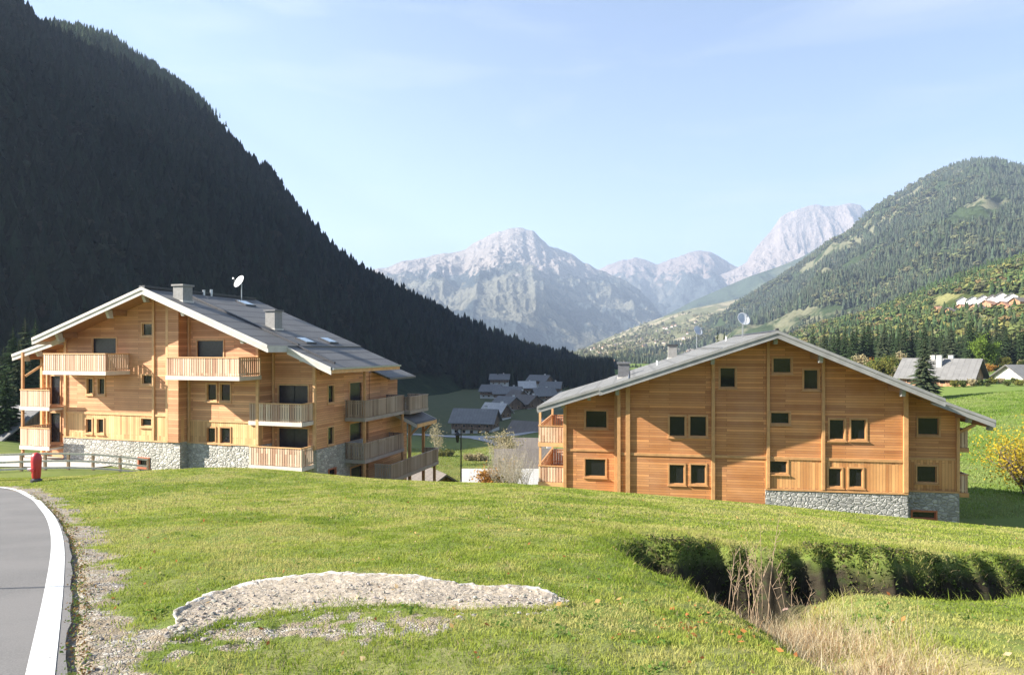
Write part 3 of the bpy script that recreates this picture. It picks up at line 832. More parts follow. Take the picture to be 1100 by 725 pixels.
# near hillside on the right, with autumn colours
P = sample_face(NM, 9000, .0, 1., 760, 1300, 7)
pxs = 550 + F * P[:, 0] / P[:, 1]; pys = HY - F * P[:, 2] / P[:, 1]
clear = (pxs > 1000) & (pys > 318) & (pys < 340)
P = P[~clear]; pxs = pxs[~clear]; pys = pys[~clear]
k = len(P); hgt = rng.uniform(6, 13, k); q = fbm(P[:, 0] * .012, P[:, 1] * .012, 3, 18) + rng.uniform(-.6, .6, k)
bl = q > .0
idx = np.where(bl, 3 + rng.integers(0, 3, k), rng.integers(0, 3, k)); wid = hgt * rng.uniform(.8, 1.15, k)
cols = mk_cols(k, (.045, .07, .028), .35)
pal = np.array([(.10, .12, .04), (.16, .155, .05), (.15, .11, .05), (.07, .10, .03), (.12, .12, .06)])
cols[bl] = pal[rng.choice(5, bl.sum(), p=[.32, .2, .1, .25, .13])] * rng.uniform(.75, 1.2, (bl.sum(), 1)); hgt[bl] *= .8; wid[bl] = hgt[bl] * 1.25
tag(scatter('forest', (P, hgt, wid, idx), CT2 + BT, M['wood_foliage'], cols), 'green and yellow autumn wood on the near hillside below the hamlet', 'forest', kind='stuff')
# scattered trees on the far sunny slope
P = sample_face(SM, 3000, .0, .8, 560, 860, 8)
P = P[fbm(P[:, 0] * .004, P[:, 1] * .004, 4, 71) > -.1]
k = len(P); hgt = rng.uniform(9, 20, k)
cols = mk_cols(k, (.12, .12, .06), .35)
tag(scatter('wood_patches', (P, hgt, hgt * 1.1, rng.integers(0, 6, k)), CT + BT, M['wood_foliage'], cols), 'scattered woods among pale meadows on the far sunny valley slope', 'woods', kind='stuff')
HAZE = 1.15e-4
# ------------------------------------------------------------------ the two chalets
def inset(p0, p1): return (min(p0[0], p1[0]), min(p0[1], p1[1]), max(p0[0], p1[0]), max(p0[1], p1[1]))

class Chalet:
    def __init__(s, fr, root, wood, wood_v, trim, stone, fascia, roof):
        s.F = fr; s.r = root; s.m = dict(wood=wood, wood_v=wood_v, trim=trim, stone=stone, fascia=fascia, roof=roof)
    def rect(s, px0, py0, px1, py1, v):
        a = s.F.y(px0, py0, v); b = s.F.y(px1, py1, v)
        c = s.F.y(px1, py0, v); d = s.F.y(px0, py1, v)
        return (min(a[0], d[0]), (d[1] + b[1]) / 2, max(b[0], c[0]), (a[1] + c[1]) / 2)
    def window(s, rc, v, frame=.085, depth=.16, name='window', glass=None, sill=True, mat=None, bar=False):
        """rc = glass rectangle (x0, z0, x1, z1) on the wall plane v"""
        x0, z0, x1, z1 = rc; f = frame
        mb = MB()
        mb.box((x0 - f, v - .045, z0 - f), (x0, v + depth, z1 + f)).box((x1, v - .045, z0 - f), (x1 + f, v + depth, z1 + f))
        mb.box((x0, v - .042, z1), (x1, v + depth, z1 + f)).box((x0, v - .042, z0 - f), (x1, v + depth, z0))
        w = mb.build(name, mat or s.m['trim'], s.r)
        MB().box((x0, v + .09, z0), (x1, v + .11, z1)).build('pane', glass or M['glass'], w)
        g = .035
        fr_ = MB().box((x0, v + .05, z0), (x0 + g, v + .088, z1)).box((x1 - g, v + .05, z0), (x1, v + .088, z1))
        fr_.box((x0 + g, v + .05, z0), (x1 - g, v + .088, z0 + g)).box((x0 + g, v + .05, z1 - g), (x1 - g, v + .088, z1))
        if bar: fr_.box(((x0 + x1) / 2 - .03, v + .052, z0 + g), ((x0 + x1) / 2 + .03, v + .086, z1 - g))
        fr_.build('frame', M['shutter'] if name == 'door' else (mat or s.m['trim']), w)
        if sill: MB().box((x0 - f - .05, v - .11, z0 - f - .05), (x1 + f + .05, v - .0, z0 - f - .003)).build('sill', mat or s.m['trim'], w)
        return (x0 - f + .01, z0 - f + .01, x1 + f - .01, z1 + f - .01)
    def wall(s, outline, holes, v, mat, name='wall', t=.3):
        hs = [[(h[0], h[1]), (h[2], h[1]), (h[2], h[3]), (h[0], h[3])] for h in holes]
        return MB().holed(outline, hs, v, t).build(name, mat, s.r)
    def railing(s, parent, p, q, z0, z1, mat=None, board=.125, gap=.045, out=.0):
        """upright boards between p and q (x, y), closed by a rail above and below"""
        mb = MB(); p = Vector((*p, 0)); q = Vector((*q, 0)); d = q - p; L = d.length; d /= L
        nb = max(2, int(L / (board + gap))); st = L / nb; nn = Vector((d.y, -d.x, 0))
        r = random.Random(int(L * 1000))
        for k in range(nb):
            c = p + d * (st * (k + .5)); hw = (st - gap) / 2
            a = c - d * hw - nn * .012; b_ = c + d * hw - nn * .012; e = c + d * hw + nn * .012; f = c - d * hw + nn * .012
            dz = r.uniform(-.012, .012)
            mb.hexa([(a.x, a.y, z0 + dz), (b_.x, b_.y, z0 + dz), (e.x, e.y, z0 + dz), (f.x, f.y, z0 + dz), (a.x, a.y, z1), (b_.x, b_.y, z1), (e.x, e.y, z1), (f.x, f.y, z1)])
        rl = MB()
        a = p; b_ = q
        rl.bar((a.x, a.y, z1 + .03), (b_.x, b_.y, z1 + .03), .11, .06)
        for zz in (z0 + .12, z1 - .14):
            mb.bar((a.x - nn.x * .035, a.y - nn.y * .035, zz), (b_.x - nn.x * .035, b_.y - nn.y * .035, zz), .04, .08)
        o = mb.build('railing', mat or M['rail'], parent)
        rl.build('handrail', s.m['trim'] if mat is None else mat, parent)
        return o
    def balcony(s, x0, x1, y0, y1, zs, zr, sides='flr', mat=None, th=.22, edge=None, posts=True):
        """floor from (x0,y0) front left to (x1,y1) at the wall; zs = top of the slab, zr = top of the railing"""
        b = MB().box((x0, y0, zs - .07), (x1, y1, zs)).build('balcony', M['soffit'], s.r)
        e = MB(); ed = edge or M['slab_edge']
        if 'f' in sides: e.box((x0, y0 - .03, zs - th), (x1, y0 + .0, zs + .03))
        if 'l' in sides: e.box((x0 - .03, y0 - .03, zs - th), (x0, y1, zs + .03))
        if 'r' in sides: e.box((x1, y0 - .03, zs - th), (x1 + .03, y1, zs + .03))
        if 'b' in sides: e.box((x0, y1, zs - th), (x1, y1 + .03, zs + .03))
        for k in range(max(2, int((x1 - x0) / 1.8)) + 1):
            xx = x0 + .1 + (x1 - x0 - .2) * k / max(2, int((x1 - x0) / 1.8))
            e.box((xx - .05, y0 + .03, zs - .22), (xx + .05, y1, zs - .073))
        e.build('edge_board', ed, b)
        if 'f' in sides: s.railing(b, (x0, y0 + .02), (x1, y0 + .02), zs + .05, zr, mat)
        if 'l' in sides: s.railing(b, (x0 + .02, y1), (x0 + .02, y0 + .02), zs + .05, zr, mat)
        if 'r' in sides: s.railing(b, (x1 - .02, y0 + .02), (x1 - .02, y1), zs + .05, zr, mat)
        if 'b' in sides: s.railing(b, (x1, y1 - .02), (x0, y1 - .02), zs + .05, zr, mat)
        return b
    def post(s, x, v, z0, z1, w=.2, d=.14, mat=None):
        return MB().box((x - w / 2, v - d, z0), (x + w / 2, v - .002, z1)).build('post', mat or s.m['trim'], s.r, bevel=.008)
    def band(s, x0, x1, v, z, h=.13, d=.06, mat=None):
        return MB().box((x0, v - d, z - h / 2), (x1, v - .001, z + h / 2)).build('belt_board', mat or s.m['trim'], s.r)
    def bracket(s, x, v0, v1, z, h=.34, w=.2, tip=True):
        """end of a roof beam that sticks out under the overhang, cut slanting at its tip"""
        q = .5
        o = MB().hexa([(x - w / 2, v0 + .22, z - h * 1.5), (x + w / 2, v0 + .22, z - h * 1.5), (x + w / 2, v0 + q, z - h * 1.5), (x - w / 2, v0 + q, z - h * 1.5),
                        (x - w / 2, v0, z), (x + w / 2, v0, z), (x + w / 2, v0 + q - .1, z), (x - w / 2, v0 + q - .1, z)]).build('roof_beam_end', s.m['fascia'], s.r)
        return MB().box((x - w / 2 + .02, v0 + q + .003, z - h * .9), (x + w / 2 - .02, v1, z)).build('roof_beam', M['soffit'], s.r)

def chimney(root, x, y, z0, z1, w, d, mat, cap, capd=.0):
    c = MB().box((x - w / 2, y - d / 2, z0), (x + w / 2, y + d / 2, z1)).build('chimney', mat, root)
    MB().box((x - w / 2 - .08, y - d / 2 - .08, z1 + .002), (x + w / 2 + .08, y + d / 2 + .08, z1 + .11)).build('cap', cap, c)
    MB().box((x - w / 2 - .06, y - d / 2 - .06, z0 - .1), (x + w / 2 + .06, y + d / 2 + .06, z0 + .35)).build('flashing', M['fascia'], c)
    return c

def satellite_dish(root, x, y, z, dz, rad, az, elev, arm=True, mast=0.):
    p = MB().tube([(x, y, z), (x, y, z + dz)], .035, 8).build('mast', M['metal'], None)
    if mast: pass
    d = Vector((math.cos(elev) * math.sin(az), -math.cos(elev) * math.cos(az), math.sin(elev)))
    a = d.cross(Vector((0, 0, 1))).normalized(); b_ = a.cross(d).normalized()
    c = Vector((x, y, z + dz)) + d * .12
    V = []; T = []; nr, ns = 7, 28
    for side in (0, 1):
        for i in range(nr):
            rr = rad * (i / (nr - 1))
            for j in range(ns):
                t = 2 * math.pi * j / ns
                V.append(c + a * math.cos(t) * rr * .92 + b_ * math.sin(t) * rr + d * ((rr / rad) ** 2 * rad * .28 - side * .015))
    for side in (0, 1):
        o = side * nr * ns
        for i in range(nr - 1):
            for j in range(ns): T.append([o + i * ns + j, o + i * ns + (j + 1) % ns, o + (i + 1) * ns + (j + 1) % ns, o + (i + 1) * ns + j])
    for j in range(ns):
        q = (nr - 1) * ns; T.append([q + j, q + (j + 1) % ns, nr * ns + q + (j + 1) % ns, nr * ns + q + j])
    dish = np_mesh('satellite_dish', np.array([tuple(v) for v in V]), np.array(T), M['dish'], root, smooth=True)
    p.parent = dish
    ar = MB().tube([c - b_ * rad * .9 + d * rad * .2, c + d * rad * 1.15 - b_ * rad * .12], .018, 6)
    ar.tube([c + d * rad * 1.05 - b_ * rad * .1, c + d * rad * 1.3 - b_ * rad * .14], .055, 8)
    ar.build('feed_arm', M['metal'], dish)
    return dish
M['dish'] = simple('dish_metal', (.50, .51, .52), .35, .3, var=.06)

# =============================================================== chalet on the right
FR = Frame(975, 37.0, 10, -10.4)
Rt = thing('chalet', FR.loc(), -FR.a, 'long larch chalet on the right with seven window rows, low grey roof and two satellite dishes', 'chalet', 'new larch chalets')
Rt['label'] = 'right-hand larch chalet with a broad low grey roof and two round satellite dishes'
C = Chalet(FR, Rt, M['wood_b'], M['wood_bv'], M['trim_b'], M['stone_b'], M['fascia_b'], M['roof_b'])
VB, VS = 0., 1.15           # plane of the middle bay and of the two set-back side bays
VERGE, VERGE_S, BACK = -2.35, -.75, 12.4
ax, az_ = FR.y(835, 355.5, VERGE)
lx, lz = FR.y(644, 417.5, VERGE); rx, rz_ = FR.y(1015, 428.5, VERGE)
sl = (az_ - lz) / (ax - lx); sr = (az_ - rz_) / (rx - ax)
llx, llz = FR.y(577.5, 436.5, VERGE_S); rrx, rrz = FR.y(1069, 451.5, VERGE_S)
def roofz(x): return az_ - sl * (ax - x) if x < ax else az_ - sr * (x - ax)
TH = .16
rf = MB()
rf.slope(lx, lz, ax, az_, VERGE, BACK, TH); rf.slope(ax, az_, rx, rz_, VERGE, BACK, TH)
rf.slope(llx, llz, lx, lz - .03, VERGE_S, BACK, TH - .02).slope(rx, rz_ - .03, rrx, rrz, VERGE_S, BACK, TH - .02)
roofR = rf.build('roof', M['roof_b'], Rt)
fa = MB()
for (x0, z0, x1, z1, v) in ((lx, lz, ax, az_, VERGE), (ax, az_, rx, rz_, VERGE), (llx, llz, lx - .002, lz, VERGE_S), (rx + .002, rz_, rrx, rrz, VERGE_S)):
    fa.slope(x0, z0 - .12, x1, z1 - .12, v - .035, v - .003, .27)
    fa.slope(x0, z0 + .035, x1, z1 + .035, v - .09, v - .04, .16)
for (x, z) in ((lx, lz), (rx, rz_)): fa.box((x - .03, VERGE - .04, z - .36), (x + .03, VERGE_S, z - .02))
fa.box((llx - .05, VERGE_S, llz - .3), (llx - .004, BACK, llz - .02)); fa.box((rrx + .004, VERGE_S, rrz - .3), (rrx + .05, BACK, rrz - .02))
fa.build('fascia', M['fascia_b'], roofR)
rc = MB().slope(ax - .2, roofz(ax - .2) + .05, ax, az_ + .06, VERGE - .06, BACK, .04).slope(ax, az_ + .06, ax + .2, roofz(ax + .2) + .05, VERGE - .06, BACK, .04)
rc.box((ax - .06, VERGE - .1, az_ + .03), (ax + .06, VERGE + .2, az_ + .14))
rc.build('ridge_cap', M['dark_metal'], roofR)
gt = MB()
for k, xx in enumerate((lx + 1.6, ax - 2.8, rx - 1.5, ax + 2.8)): gt.box((xx - .03, VERGE + .4, roofz(xx) + .002), (xx + .03, BACK - .4, roofz(xx) + .075))
gt.build('snow_guard', M['metal'], roofR)
so = MB()
so.slope(lx + .05, lz - TH - .004, ax, az_ - TH - .004, VERGE + .02, VB + .2, .03).slope(ax, az_ - TH - .004, rx - .05, rz_ - TH - .004, VERGE + .02, VB + .2, .03)
so.slope(llx + .05, llz - TH - .004, lx, lz - TH - .034, VERGE_S + .02, VS + .2, .03).slope(rx, rz_ - TH - .034, rrx - .05, rrz - TH - .004, VERGE_S + .02, VS + .2, .03)
so.build('soffit', M['soffit'], roofR)

xBl = FR.y(663, 480, VB)[0]; xBr = 0.0
xAl = FR.y(605.5, 480, VS)[0]; xCr = FR.y(1030, 500, VS)[0]
zstB = FR.y(900, 527.5, VB)[1]; zband = FR.y(830, 491.5, VB)[1]
xst = FR.y(822, 530, VB)[0]; zbot = -2.0
def rr(*a): return C.rect(*a)
winB = [(719, 447, 736, 468.5), (741, 447, 759, 468.5), (719, 499, 735, 519.5), (742, 499, 758, 519.5), (773.5, 395, 790, 416),
        (891, 450.5, 907, 472), (914, 450.5, 930, 472), (890, 503, 904, 522.5), (912, 503, 926.5, 523)]
winBr = [(830.5, 384.5, 850, 400.5), (863.5, 397, 879, 418), (828, 443, 848, 455), (826.5, 495, 845.5, 508)]
wr = [rr(*w, VB) for w in winB]; wr2 = [rr(*w, VB) for w in winBr]
holes = [C.window(w, VB) for w in wr] + [C.window(w, VB, glass=M['glass'], sill=True) for w in wr2]
up = [h for h in holes if h[3] > zband + .1]; dn = [h for h in holes if h[3] <= zband + .1]
ztop = lambda x: roofz(x) - TH - .02
C.wall([(xBl, zband), (xBr, zband), (xBr, ztop(xBr)), (ax, ztop(ax)), (xBl, ztop(xBl))], up, VB, C.m['wood'])
C.wall([(xBl, zbot), (xst, zbot), (xst, zband - .001), (xBl, zband - .001)], [h for h in dn if h[2] < xst], VB, C.m['wood'])
C.wall([(xst + .001, zstB), (xBr, zstB), (xBr, zband - .001), (xst + .001, zband - .001)], [h for h in dn if h[0] > xst], VB, C.m['wood_v'])
C.wall([(xst + .001, zbot), (xBr, zbot), (xBr, zstB - .001), (xst + .001, zstB - .001)], [], VB - .06, C.m['stone'], 'stone_base', t=.36)
C.band(xBl, xBr, VB, zband, .15); C.band(xst, xBr, VB - .06, zstB, .09, .05)
# side bays
wa = [rr(629, 441, 652, 459.5, VS), rr(628.5, 493, 650.5, 511.5, VS)]
wc = [rr(986, 448.5, 1008.5, 467, VS), rr(985, 500.5, 1006, 518, VS)]
zstC = FR.y(1000, 527.5, VS)[1]
ha = [C.window(w, VS) for w in wa]; hc = [C.window(w, VS) for w in wc]
hcb = C.window(rr(980, 549.5, 1005, 556.5, VS - .06), VS - .06, mat=M['red_wood'])
def sidez(x): return (llz + (x - llx) * (lz - llz) / (lx - llx)) - TH if x < ax else (rrz + (rrx - x) * (rz_ - rrz) / (rrx - rx)) - TH
C.wall([(xAl, zbot), (xBl, zbot), (xBl, ztop(xBl)), (xAl, sidez(xAl))], ha, VS, C.m['wood'])
C.wall([(xBr, zband), (xCr, zband), (xCr, sidez(xCr)), (xBr, ztop(xBr))], [hc[0]], VS, C.m['wood'])
C.wall([(xBr, zstC), (xCr, zstC), (xCr, zband - .001), (xBr, zband - .001)], [hc[1]], VS, C.m['wood_v'])
C.wall([(xBr, zbot), (xCr, zbot), (xCr, zstC - .001), (xBr, zstC - .001)], [hcb], VS - .06, C.m['stone'], 'stone_base', t=.36)
C.band(xAl, xBl, VS, zband - .02, .13); C.band(xBr, xCr, VS, zband, .13); C.band(xBr, xCr, VS - .06, zstC, .09, .05)
# returns, outer side walls and the back
MB().box((xBr - .3, VB + .3, zbot), (xBr - .002, VS - .07, ztop(xBr))).build('wall', C.m['wood'], Rt)
MB().box((xBl + .002, VB + .3, zbot), (xBl + .3, VS - .002, ztop(xBl))).build('wall', C.m['wood'], Rt)
yb = BACK - 1.3
for (x0, x1) in ((xAl, xAl + .3), (xCr - .3, xCr)):
    zz = sidez(x0 if x0 == xAl else x1)
    MB().box((x0, VS + .3, zbot + (2.6 if x0 > 0 else 0)), (x1, yb, zz)).build('wall', C.m['wood'], Rt)
MB().box((xCr - .33, VS + .3, zbot), (xCr + .03, yb, zbot + 2.598)).build('stone_base', C.m['stone'], Rt)
C.wall([(xAl + .3, zbot), (xCr - .3, zbot), (xCr - .3, sidez(xCr)), (ax, ztop(ax)), (xAl + .3, sidez(xAl))], [], yb - .3, C.m['wood'])
# posts
for px, v, w in ((607, VS, .2), (661.5, VS, .16)):
    x = FR.y(px, 480, v)[0]; C.post(x, v, zbot, sidez(x) - .05, w)
for px, w in ((664.5, .2), (674.5, .26), (766, .2), (825, .17), (884, .17), (973.2, .24)):
    x = FR.y(px, 480, VB)[0] if px != 973.2 else xBr - .12
    if px == 664.5: x = xBl + .1
    z0 = zstB + .06 if x > xst else zbot
    C.post(x, VB, z0, ztop(x) - .06, w)
C.post(FR.y(1028.3, 480, VS)[0], VS, zstC + .06, sidez(xCr) - .05, .16)
# roof beams
for px, py, v in ((663, 424, VB), (766, 391, VB), (834, 366, VB), (883, 384, VB), (972, 420, VB)):
    x, _ = FR.y(px, py, VERGE + .25); C.bracket(x, VERGE + .22, v, roofz(x) - TH - .036)
for x in (xAl + .1, (xAl + xBl) / 2, xCr - .12, xCr + .9):
    C.bracket(x, VERGE_S + .2, VS if x < xCr else VS + 2, sidez(x) - .04, .26)
# little slanting strut under the far right eave
MB().bar((xCr + .05, VS + .4, sidez(xCr) - 1.2), (xCr + 1.0, VS + .4, sidez(xCr + 1) - .28), .14, .16).build('strut', C.m['trim'], Rt)
# balconies
zb1 = FR.y(1035, 483, VS)[1]; zb2 = FR.y(1035, 532, VS)[1]
for z in (zb1, zb2): C.balcony(xCr + .002, xCr + .75, VS + .6, VS + 6.5, z, z + 1.02, 'frb', edge=C.m['trim'])
zl1 = FR.y(590, 477, VS)[1]; zl2 = FR.y(590, 520, VS)[1]
xl0 = FR.y(578.5, 470, VS + .5)[0]
for z, up_ in ((zl1, 1.05), (zl2, 1.02)): C.balcony(xl0, xAl - .002, VS + .5, VS + 7.5, z, z + up_, 'flb', edge=M['trim'])
for yy in (VS + .6, VS + 7.4): MB().box((xl0 + .02, yy - .07, zl1 - 5), (xl0 + .16, yy + .07, sidez(xl0) - .1)).build('post', M['trim'], Rt)
# chimneys, dishes and small roof fittings
def on_roof(fr, px, py, fn, lo=-3, hi=14):
    """where the sight line to this pixel meets the roof surface"""
    r = ray(px, py); best = None
    for t in np.linspace(30, 70, 4001):
        p = r * t; x = (p - fr.O).dot(fr.ux); y = (p - fr.O).dot(fr.uy); z = p.z - fr.zb
        if z <= fn(x) and y > lo: return x, y, fn(x)
    return x, y, fn(x)
def roofR_all(x): return sidez(x) + TH if (x < lx or x > rx) else roofz(x)
for px, py, py1, w, mt_, cp in ((722.5, 384, 371, .62, M['chimney'], M['dark_metal']), (670, 405, 390, .72, M['chimney_d'], M['chimney_d'])):
    x, y, z = on_roof(FR, px, py, roofR_all); zt = z + (py - py1) / F * (FR.O.y + y)
    chimney(roofR, x, y + .3, z - .35, zt, w, w, mt_, cp)
for px, py, pyd, rad, aim in ((748.5, 372, 353.5, .40, .55), (797.5, 359, 340.5, .46, .35)):
    x, y, z = on_roof(FR, px, py + (3.5 if px > 790 else 2.5), roofR_all)
    satellite_dish(Rt, x, y, z, (py - pyd) / F * (FR.O.y + y), rad, aim, .5)
vp = MB()
for px, py in ((780, 366), (706, 392)):
    x, y, z = on_roof(FR, px, py, roofR_all); vp.tube([(x, y, z - .1), (x, y, z + .3)], .06, 8)
vp.build('vent_pipe', M['white'], roofR)
# aerial beside the dish
x, y, z = on_roof(FR, 799, 361.5, roofR_all); MB().tube([(x, y, z), (x, y, z + 1.9)], .02, 6).bar((x - .35, y, z + 1.8), (x + .35, y, z + 1.8), .02).build('aerial', M['metal'], roofR)

# =============================================================== chalet on the left
FL = Frame(340, 42.0, 17, -9.6)
Lt = thing('chalet', FL.loc(), -FL.a, 'left-hand larch chalet with tiers of slatted balconies and skylights in its roof', 'chalet', 'new larch chalets')
C = Chalet(FL, Lt, M['wood'], M['wood_v'], M['trim'], M['stone'], M['fascia'], M['roof_a'])
V1, V2, VA = -1.9, -1.25, -.7      # forward bay, next bay, far-left bay; the last bay is y = 0
VG, VGA, VGC, LB = -3.7, -2.4, -1.9, 6.9
ax, az_ = FL.y(153, 309, VG); lx, lz = FL.y(35, 363.5, VG); rx, rz_ = FL.y(288, 371, VG)
sl = (az_ - lz) / (ax - lx); sr = (az_ - rz_) / (rx - ax)
l2x, l2z = FL.y(13.5, 381, VGA); r2x, r2z = FL.y(356, 395, VGC)
def roofz2(x): return az_ - sl * (ax - x) if x < ax else az_ - sr * (x - ax)
l1z = roofz2(lx) - .12
def lowL(x): return l2z + (x - l2x) * (l1z - l2z) / (lx - l2x)
r1z = roofz2(rx) - .10
def lowR(x): return r2z + (r2x - x) * (r1z - r2z) / (r2x - rx)
def all2(x): return lowL(x) if x < lx else (lowR(x) if x > rx else roofz2(x))
print('LEFT', [round(float(q), 2) for q in (ax, az_, lx, lz, rx, rz_, l2x, l2z, r2x, r2z, sl, sr)])
rf = MB()
rf.slope(lx, lz, ax, az_, VG, LB, TH).slope(ax, az_, rx, rz_, VG, LB, TH)
rf.slope(l2x, l2z, lx + 1.2, lowL(lx + 1.2), VGA, LB, TH - .02).slope(rx, r1z, r2x, r2z, VGC, LB, TH - .02)
roofL = rf.build('roof', M['roof_a'], Lt)
fa = MB()
for (x0, z0, x1, z1, v) in ((lx, lz, ax, az_, VG), (ax, az_, rx, rz_, VG), (l2x, l2z, lx + 1.2, lowL(lx + 1.2), VGA), (rx + .002, r1z, r2x, r2z, VGC)):
    fa.slope(x0, z0 - .08, x1, z1 - .08, v - .035, v - .003, .34)
    fa.slope(x0, z0 + .035, x1, z1 + .035, v - .09, v - .04, .19)
for (x, z, v1) in ((lx, lz, VGA + 1.), (rx, rz_, VGC + .0)): fa.box((x - .03, VG - .04, z - .4), (x + .03, v1, z - .02))
fa.build('fascia', M['fascia'], roofL)
MB().box((r2x + .004, VGC, r2z - .34), (r2x + .05, LB, r2z - .13)).build('eave_board', M['trim'], roofL)
MB().box((l2x - .05, VGA, l2z - .34), (l2x - .004, LB, l2z - .02)).build('eave_board', M['trim'], roofL)
MB().box((r2x + .055, VGC - .02, r2z - .13), (r2x + .17, LB, r2z - .02)).build('gutter', M['metal'], roofL)
MB().box((ax - .22, VG - .05, az_ - .02), (ax + .22, LB - .2, az_ + .13)).build('ridge_cap', M['dark_metal'], roofL)
# dark strip between the two halves of the roof
ys = (VG + LB) / 2 - 2.4
MB().slope(ax + .3, roofz2(ax + .3) + .13, rx + 0, roofz2(rx) + .13, ys, ys + .16, .12).slope(rx, lowR(rx) + .13, r2x - .5, lowR(r2x - .5) + .13, ys, ys + .16, .12).build('roof_seam', M['dark_metal'], roofL)
so = MB()
so.slope(lx + .05, lz - TH - .004, ax, az_ - TH - .004, VG + .02, V1 + .2, .03).slope(ax, az_ - TH - .004, rx - .05, rz_ - TH - .004, VG + .02, V2 + .2, .03)
so.slope(l2x + .05, l2z - TH, lx + 1.2, lowL(lx + 1.2) - TH, VGA + .02, VA + .2, .03).slope(rx, r1z - TH, r2x - .05, r2z - TH, VGC + .02, LB - .1, .03)
so.build('soffit', M['soffit'], roofL)

xa0 = FL.y(45, 440, VA)[0]; x1a = FL.y(69, 440, V1)[0]; x12 = FL.y(194, 440, V1)[0]; x23 = FL.y(279, 440, V2)[0]; x3 = 0.0
ztop = lambda x: roofz2(x) - TH - .035
zs1 = FL.y(194, 475, V1)[1]; zs2 = FL.y(250, 477, V2)[1]; zs3 = FL.y(338, 483, 0)[1]
zband = FL.y(180, 446.5, V1)[1]; zsh = FL.y(250, 453, V2)[1]
zbot = -3.0
def rr(*a): return C.rect(*a)
w1u = [rr(153, 347.5, 164, 360.5, V1), rr(153, 403, 163.5, 412.5, V1), rr(93.5, 406.5, 100, 423, V1), rr(105.5, 406.5, 112.5, 423.5, V1)]
w1d = [rr(152, 449.5, 163, 457.5, V1), rr(92.5, 450, 99, 464.5, V1), rr(104.5, 450, 111.5, 465, V1)]
d1 = [rr(100, 363.5, 125, 398, V1)]
h1u = [C.window(w, V1) for w in w1u] + [C.window(w, V1, name='door', glass=M['shutter'], sill=False) for w in d1]
h1d = [C.window(w, V1) for w in w1d]
wb = rr(149.5, 492.5, 160, 501, V1 - .06); hb = C.window(wb, V1 - .06, mat=M['red_wood'], frame=.1)
C.wall([(x1a, zband), (x12, zband), (x12, ztop(x12)), (ax, ztop(ax)), (x1a, ztop(x1a))] if x12 > ax else [(x1a, zband), (x12, zband), (x12, ztop(x12)), (x1a, ztop(x1a))], h1u, V1, C.m['wood'])
C.wall([(x1a, zs1), (x12, zs1), (x12, zband - .001), (x1a, zband - .001)], h1d, V1, C.m['wood_v'])
C.wall([(x1a, zbot), (x12, zbot), (x12, zs1 - .001), (x1a, zs1 - .001)], [hb], V1 - .06, C.m['stone'], 'stone_base', t=.36)
w2u = [rr(222.5, 412.5, 232.5, 430, V2), rr(237, 412.5, 247.5, 430.5, V2)]
w2d = [rr(222.5, 459.5, 231.5, 475, V2), rr(237, 459.5, 247.5, 476, V2)]
h2u = [C.window(w, V2) for w in w2u] + [C.window(rr(212, 366, 240, 404, V2), V2, name='door', glass=M['shutter'], sill=False)]
h2d = [C.window(w, V2, mat=M['trim_b']) for w in w2d]
C.wall([(x12, zsh), (x23, zsh), (x23, ztop(x23)), (x12, ztop(x12))], h2u, V2, C.m['wood'])
C.wall([(x12, zs2), (x23, zs2), (x23, zsh - .001), (x12, zsh - .001)], h2d, V2, C.m['wood_v'])
C.wall([(x12, zbot), (x23, zbot), (x23, zs2 - .001), (x12, zs2 - .001)], [], V2 - .06, C.m['stone'], 'stone_base', t=.36)
d3 = [rr(299.5, 414, 331, 456, 0), rr(299.5, 460, 331, 505, 0)]
h3 = [C.window(w, 0, name='door', glass=M['shutter'], sill=False, bar=True) for w in d3]
zlow3 = FL.y(300, 506, 0)[1]
C.wall([(x23, zlow3), (x3, zlow3), (x3, lowR(x3) - TH), (x23, lowR(x23) - TH)], h3, 0, C.m['wood_bb'] if 'wood_bb' in C.m else C.m['wood'])
C.wall([(x23, zbot), (x3, zbot), (x3, zlow3 - .001), (x23, zlow3 - .001)], [], 0, C.m['stone'], 'stone_base')
xs_ = FL.y(309, 500, 0)[0]
MB().box((-.62, -.05, zbot), (-.001, -.003, zs3)).build('stone_base', C.m['stone'], Lt)
dA = [rr(55, 404, 65, 434, VA), rr(54.5, 443.5, 65, 477, VA)]
hA = [C.window(w, VA, name='door', glass=M['shutter'], sill=False) for w in dA]
C.wall([(xa0, zbot), (x1a, zbot), (x1a, lowL(x1a) - TH), (xa0, lowL(xa0) - TH)], hA, VA, C.m['wood'])
# returns between the bays
MB().box((x12 - .3, V1 + .3, zs1), (x12 - .002, V2 + .1, ztop(x12))).build('wall', C.m['wood'], Lt)
MB().box((x12 - .3, V1 + .3, zbot), (x12 - .002, V2 + .1, zs1 - .002)).build('stone_base', C.m['stone'], Lt)
MB().box((x23 - .3, V2 + .3, zs2), (x23 - .002, -.002, ztop(x23))).build('wall', C.m['wood'], Lt)
MB().box((x23 - .3, V2 + .3, zbot), (x23 - .002, -.002, zs2 - .002)).build('stone_base', C.m['stone'], Lt)
MB().box((x1a + .002, V1 + .3, zbot), (x1a + .3, VA - .002, lowL(x1a) + .4)).build('wall', C.m['wood'], Lt)
MB().box((xa0, VA + .3, zbot), (xa0 + .3, LB - 1, lowL(xa0) - TH)).build('wall', C.m['wood'], Lt)
C.wall([(xa0 + .3, zbot), (x3, zbot), (x3, lowR(x3) - TH), (ax, ztop(ax)), (xa0 + .3, lowL(xa0) - TH)], [], LB - 1.3, C.m['wood'])
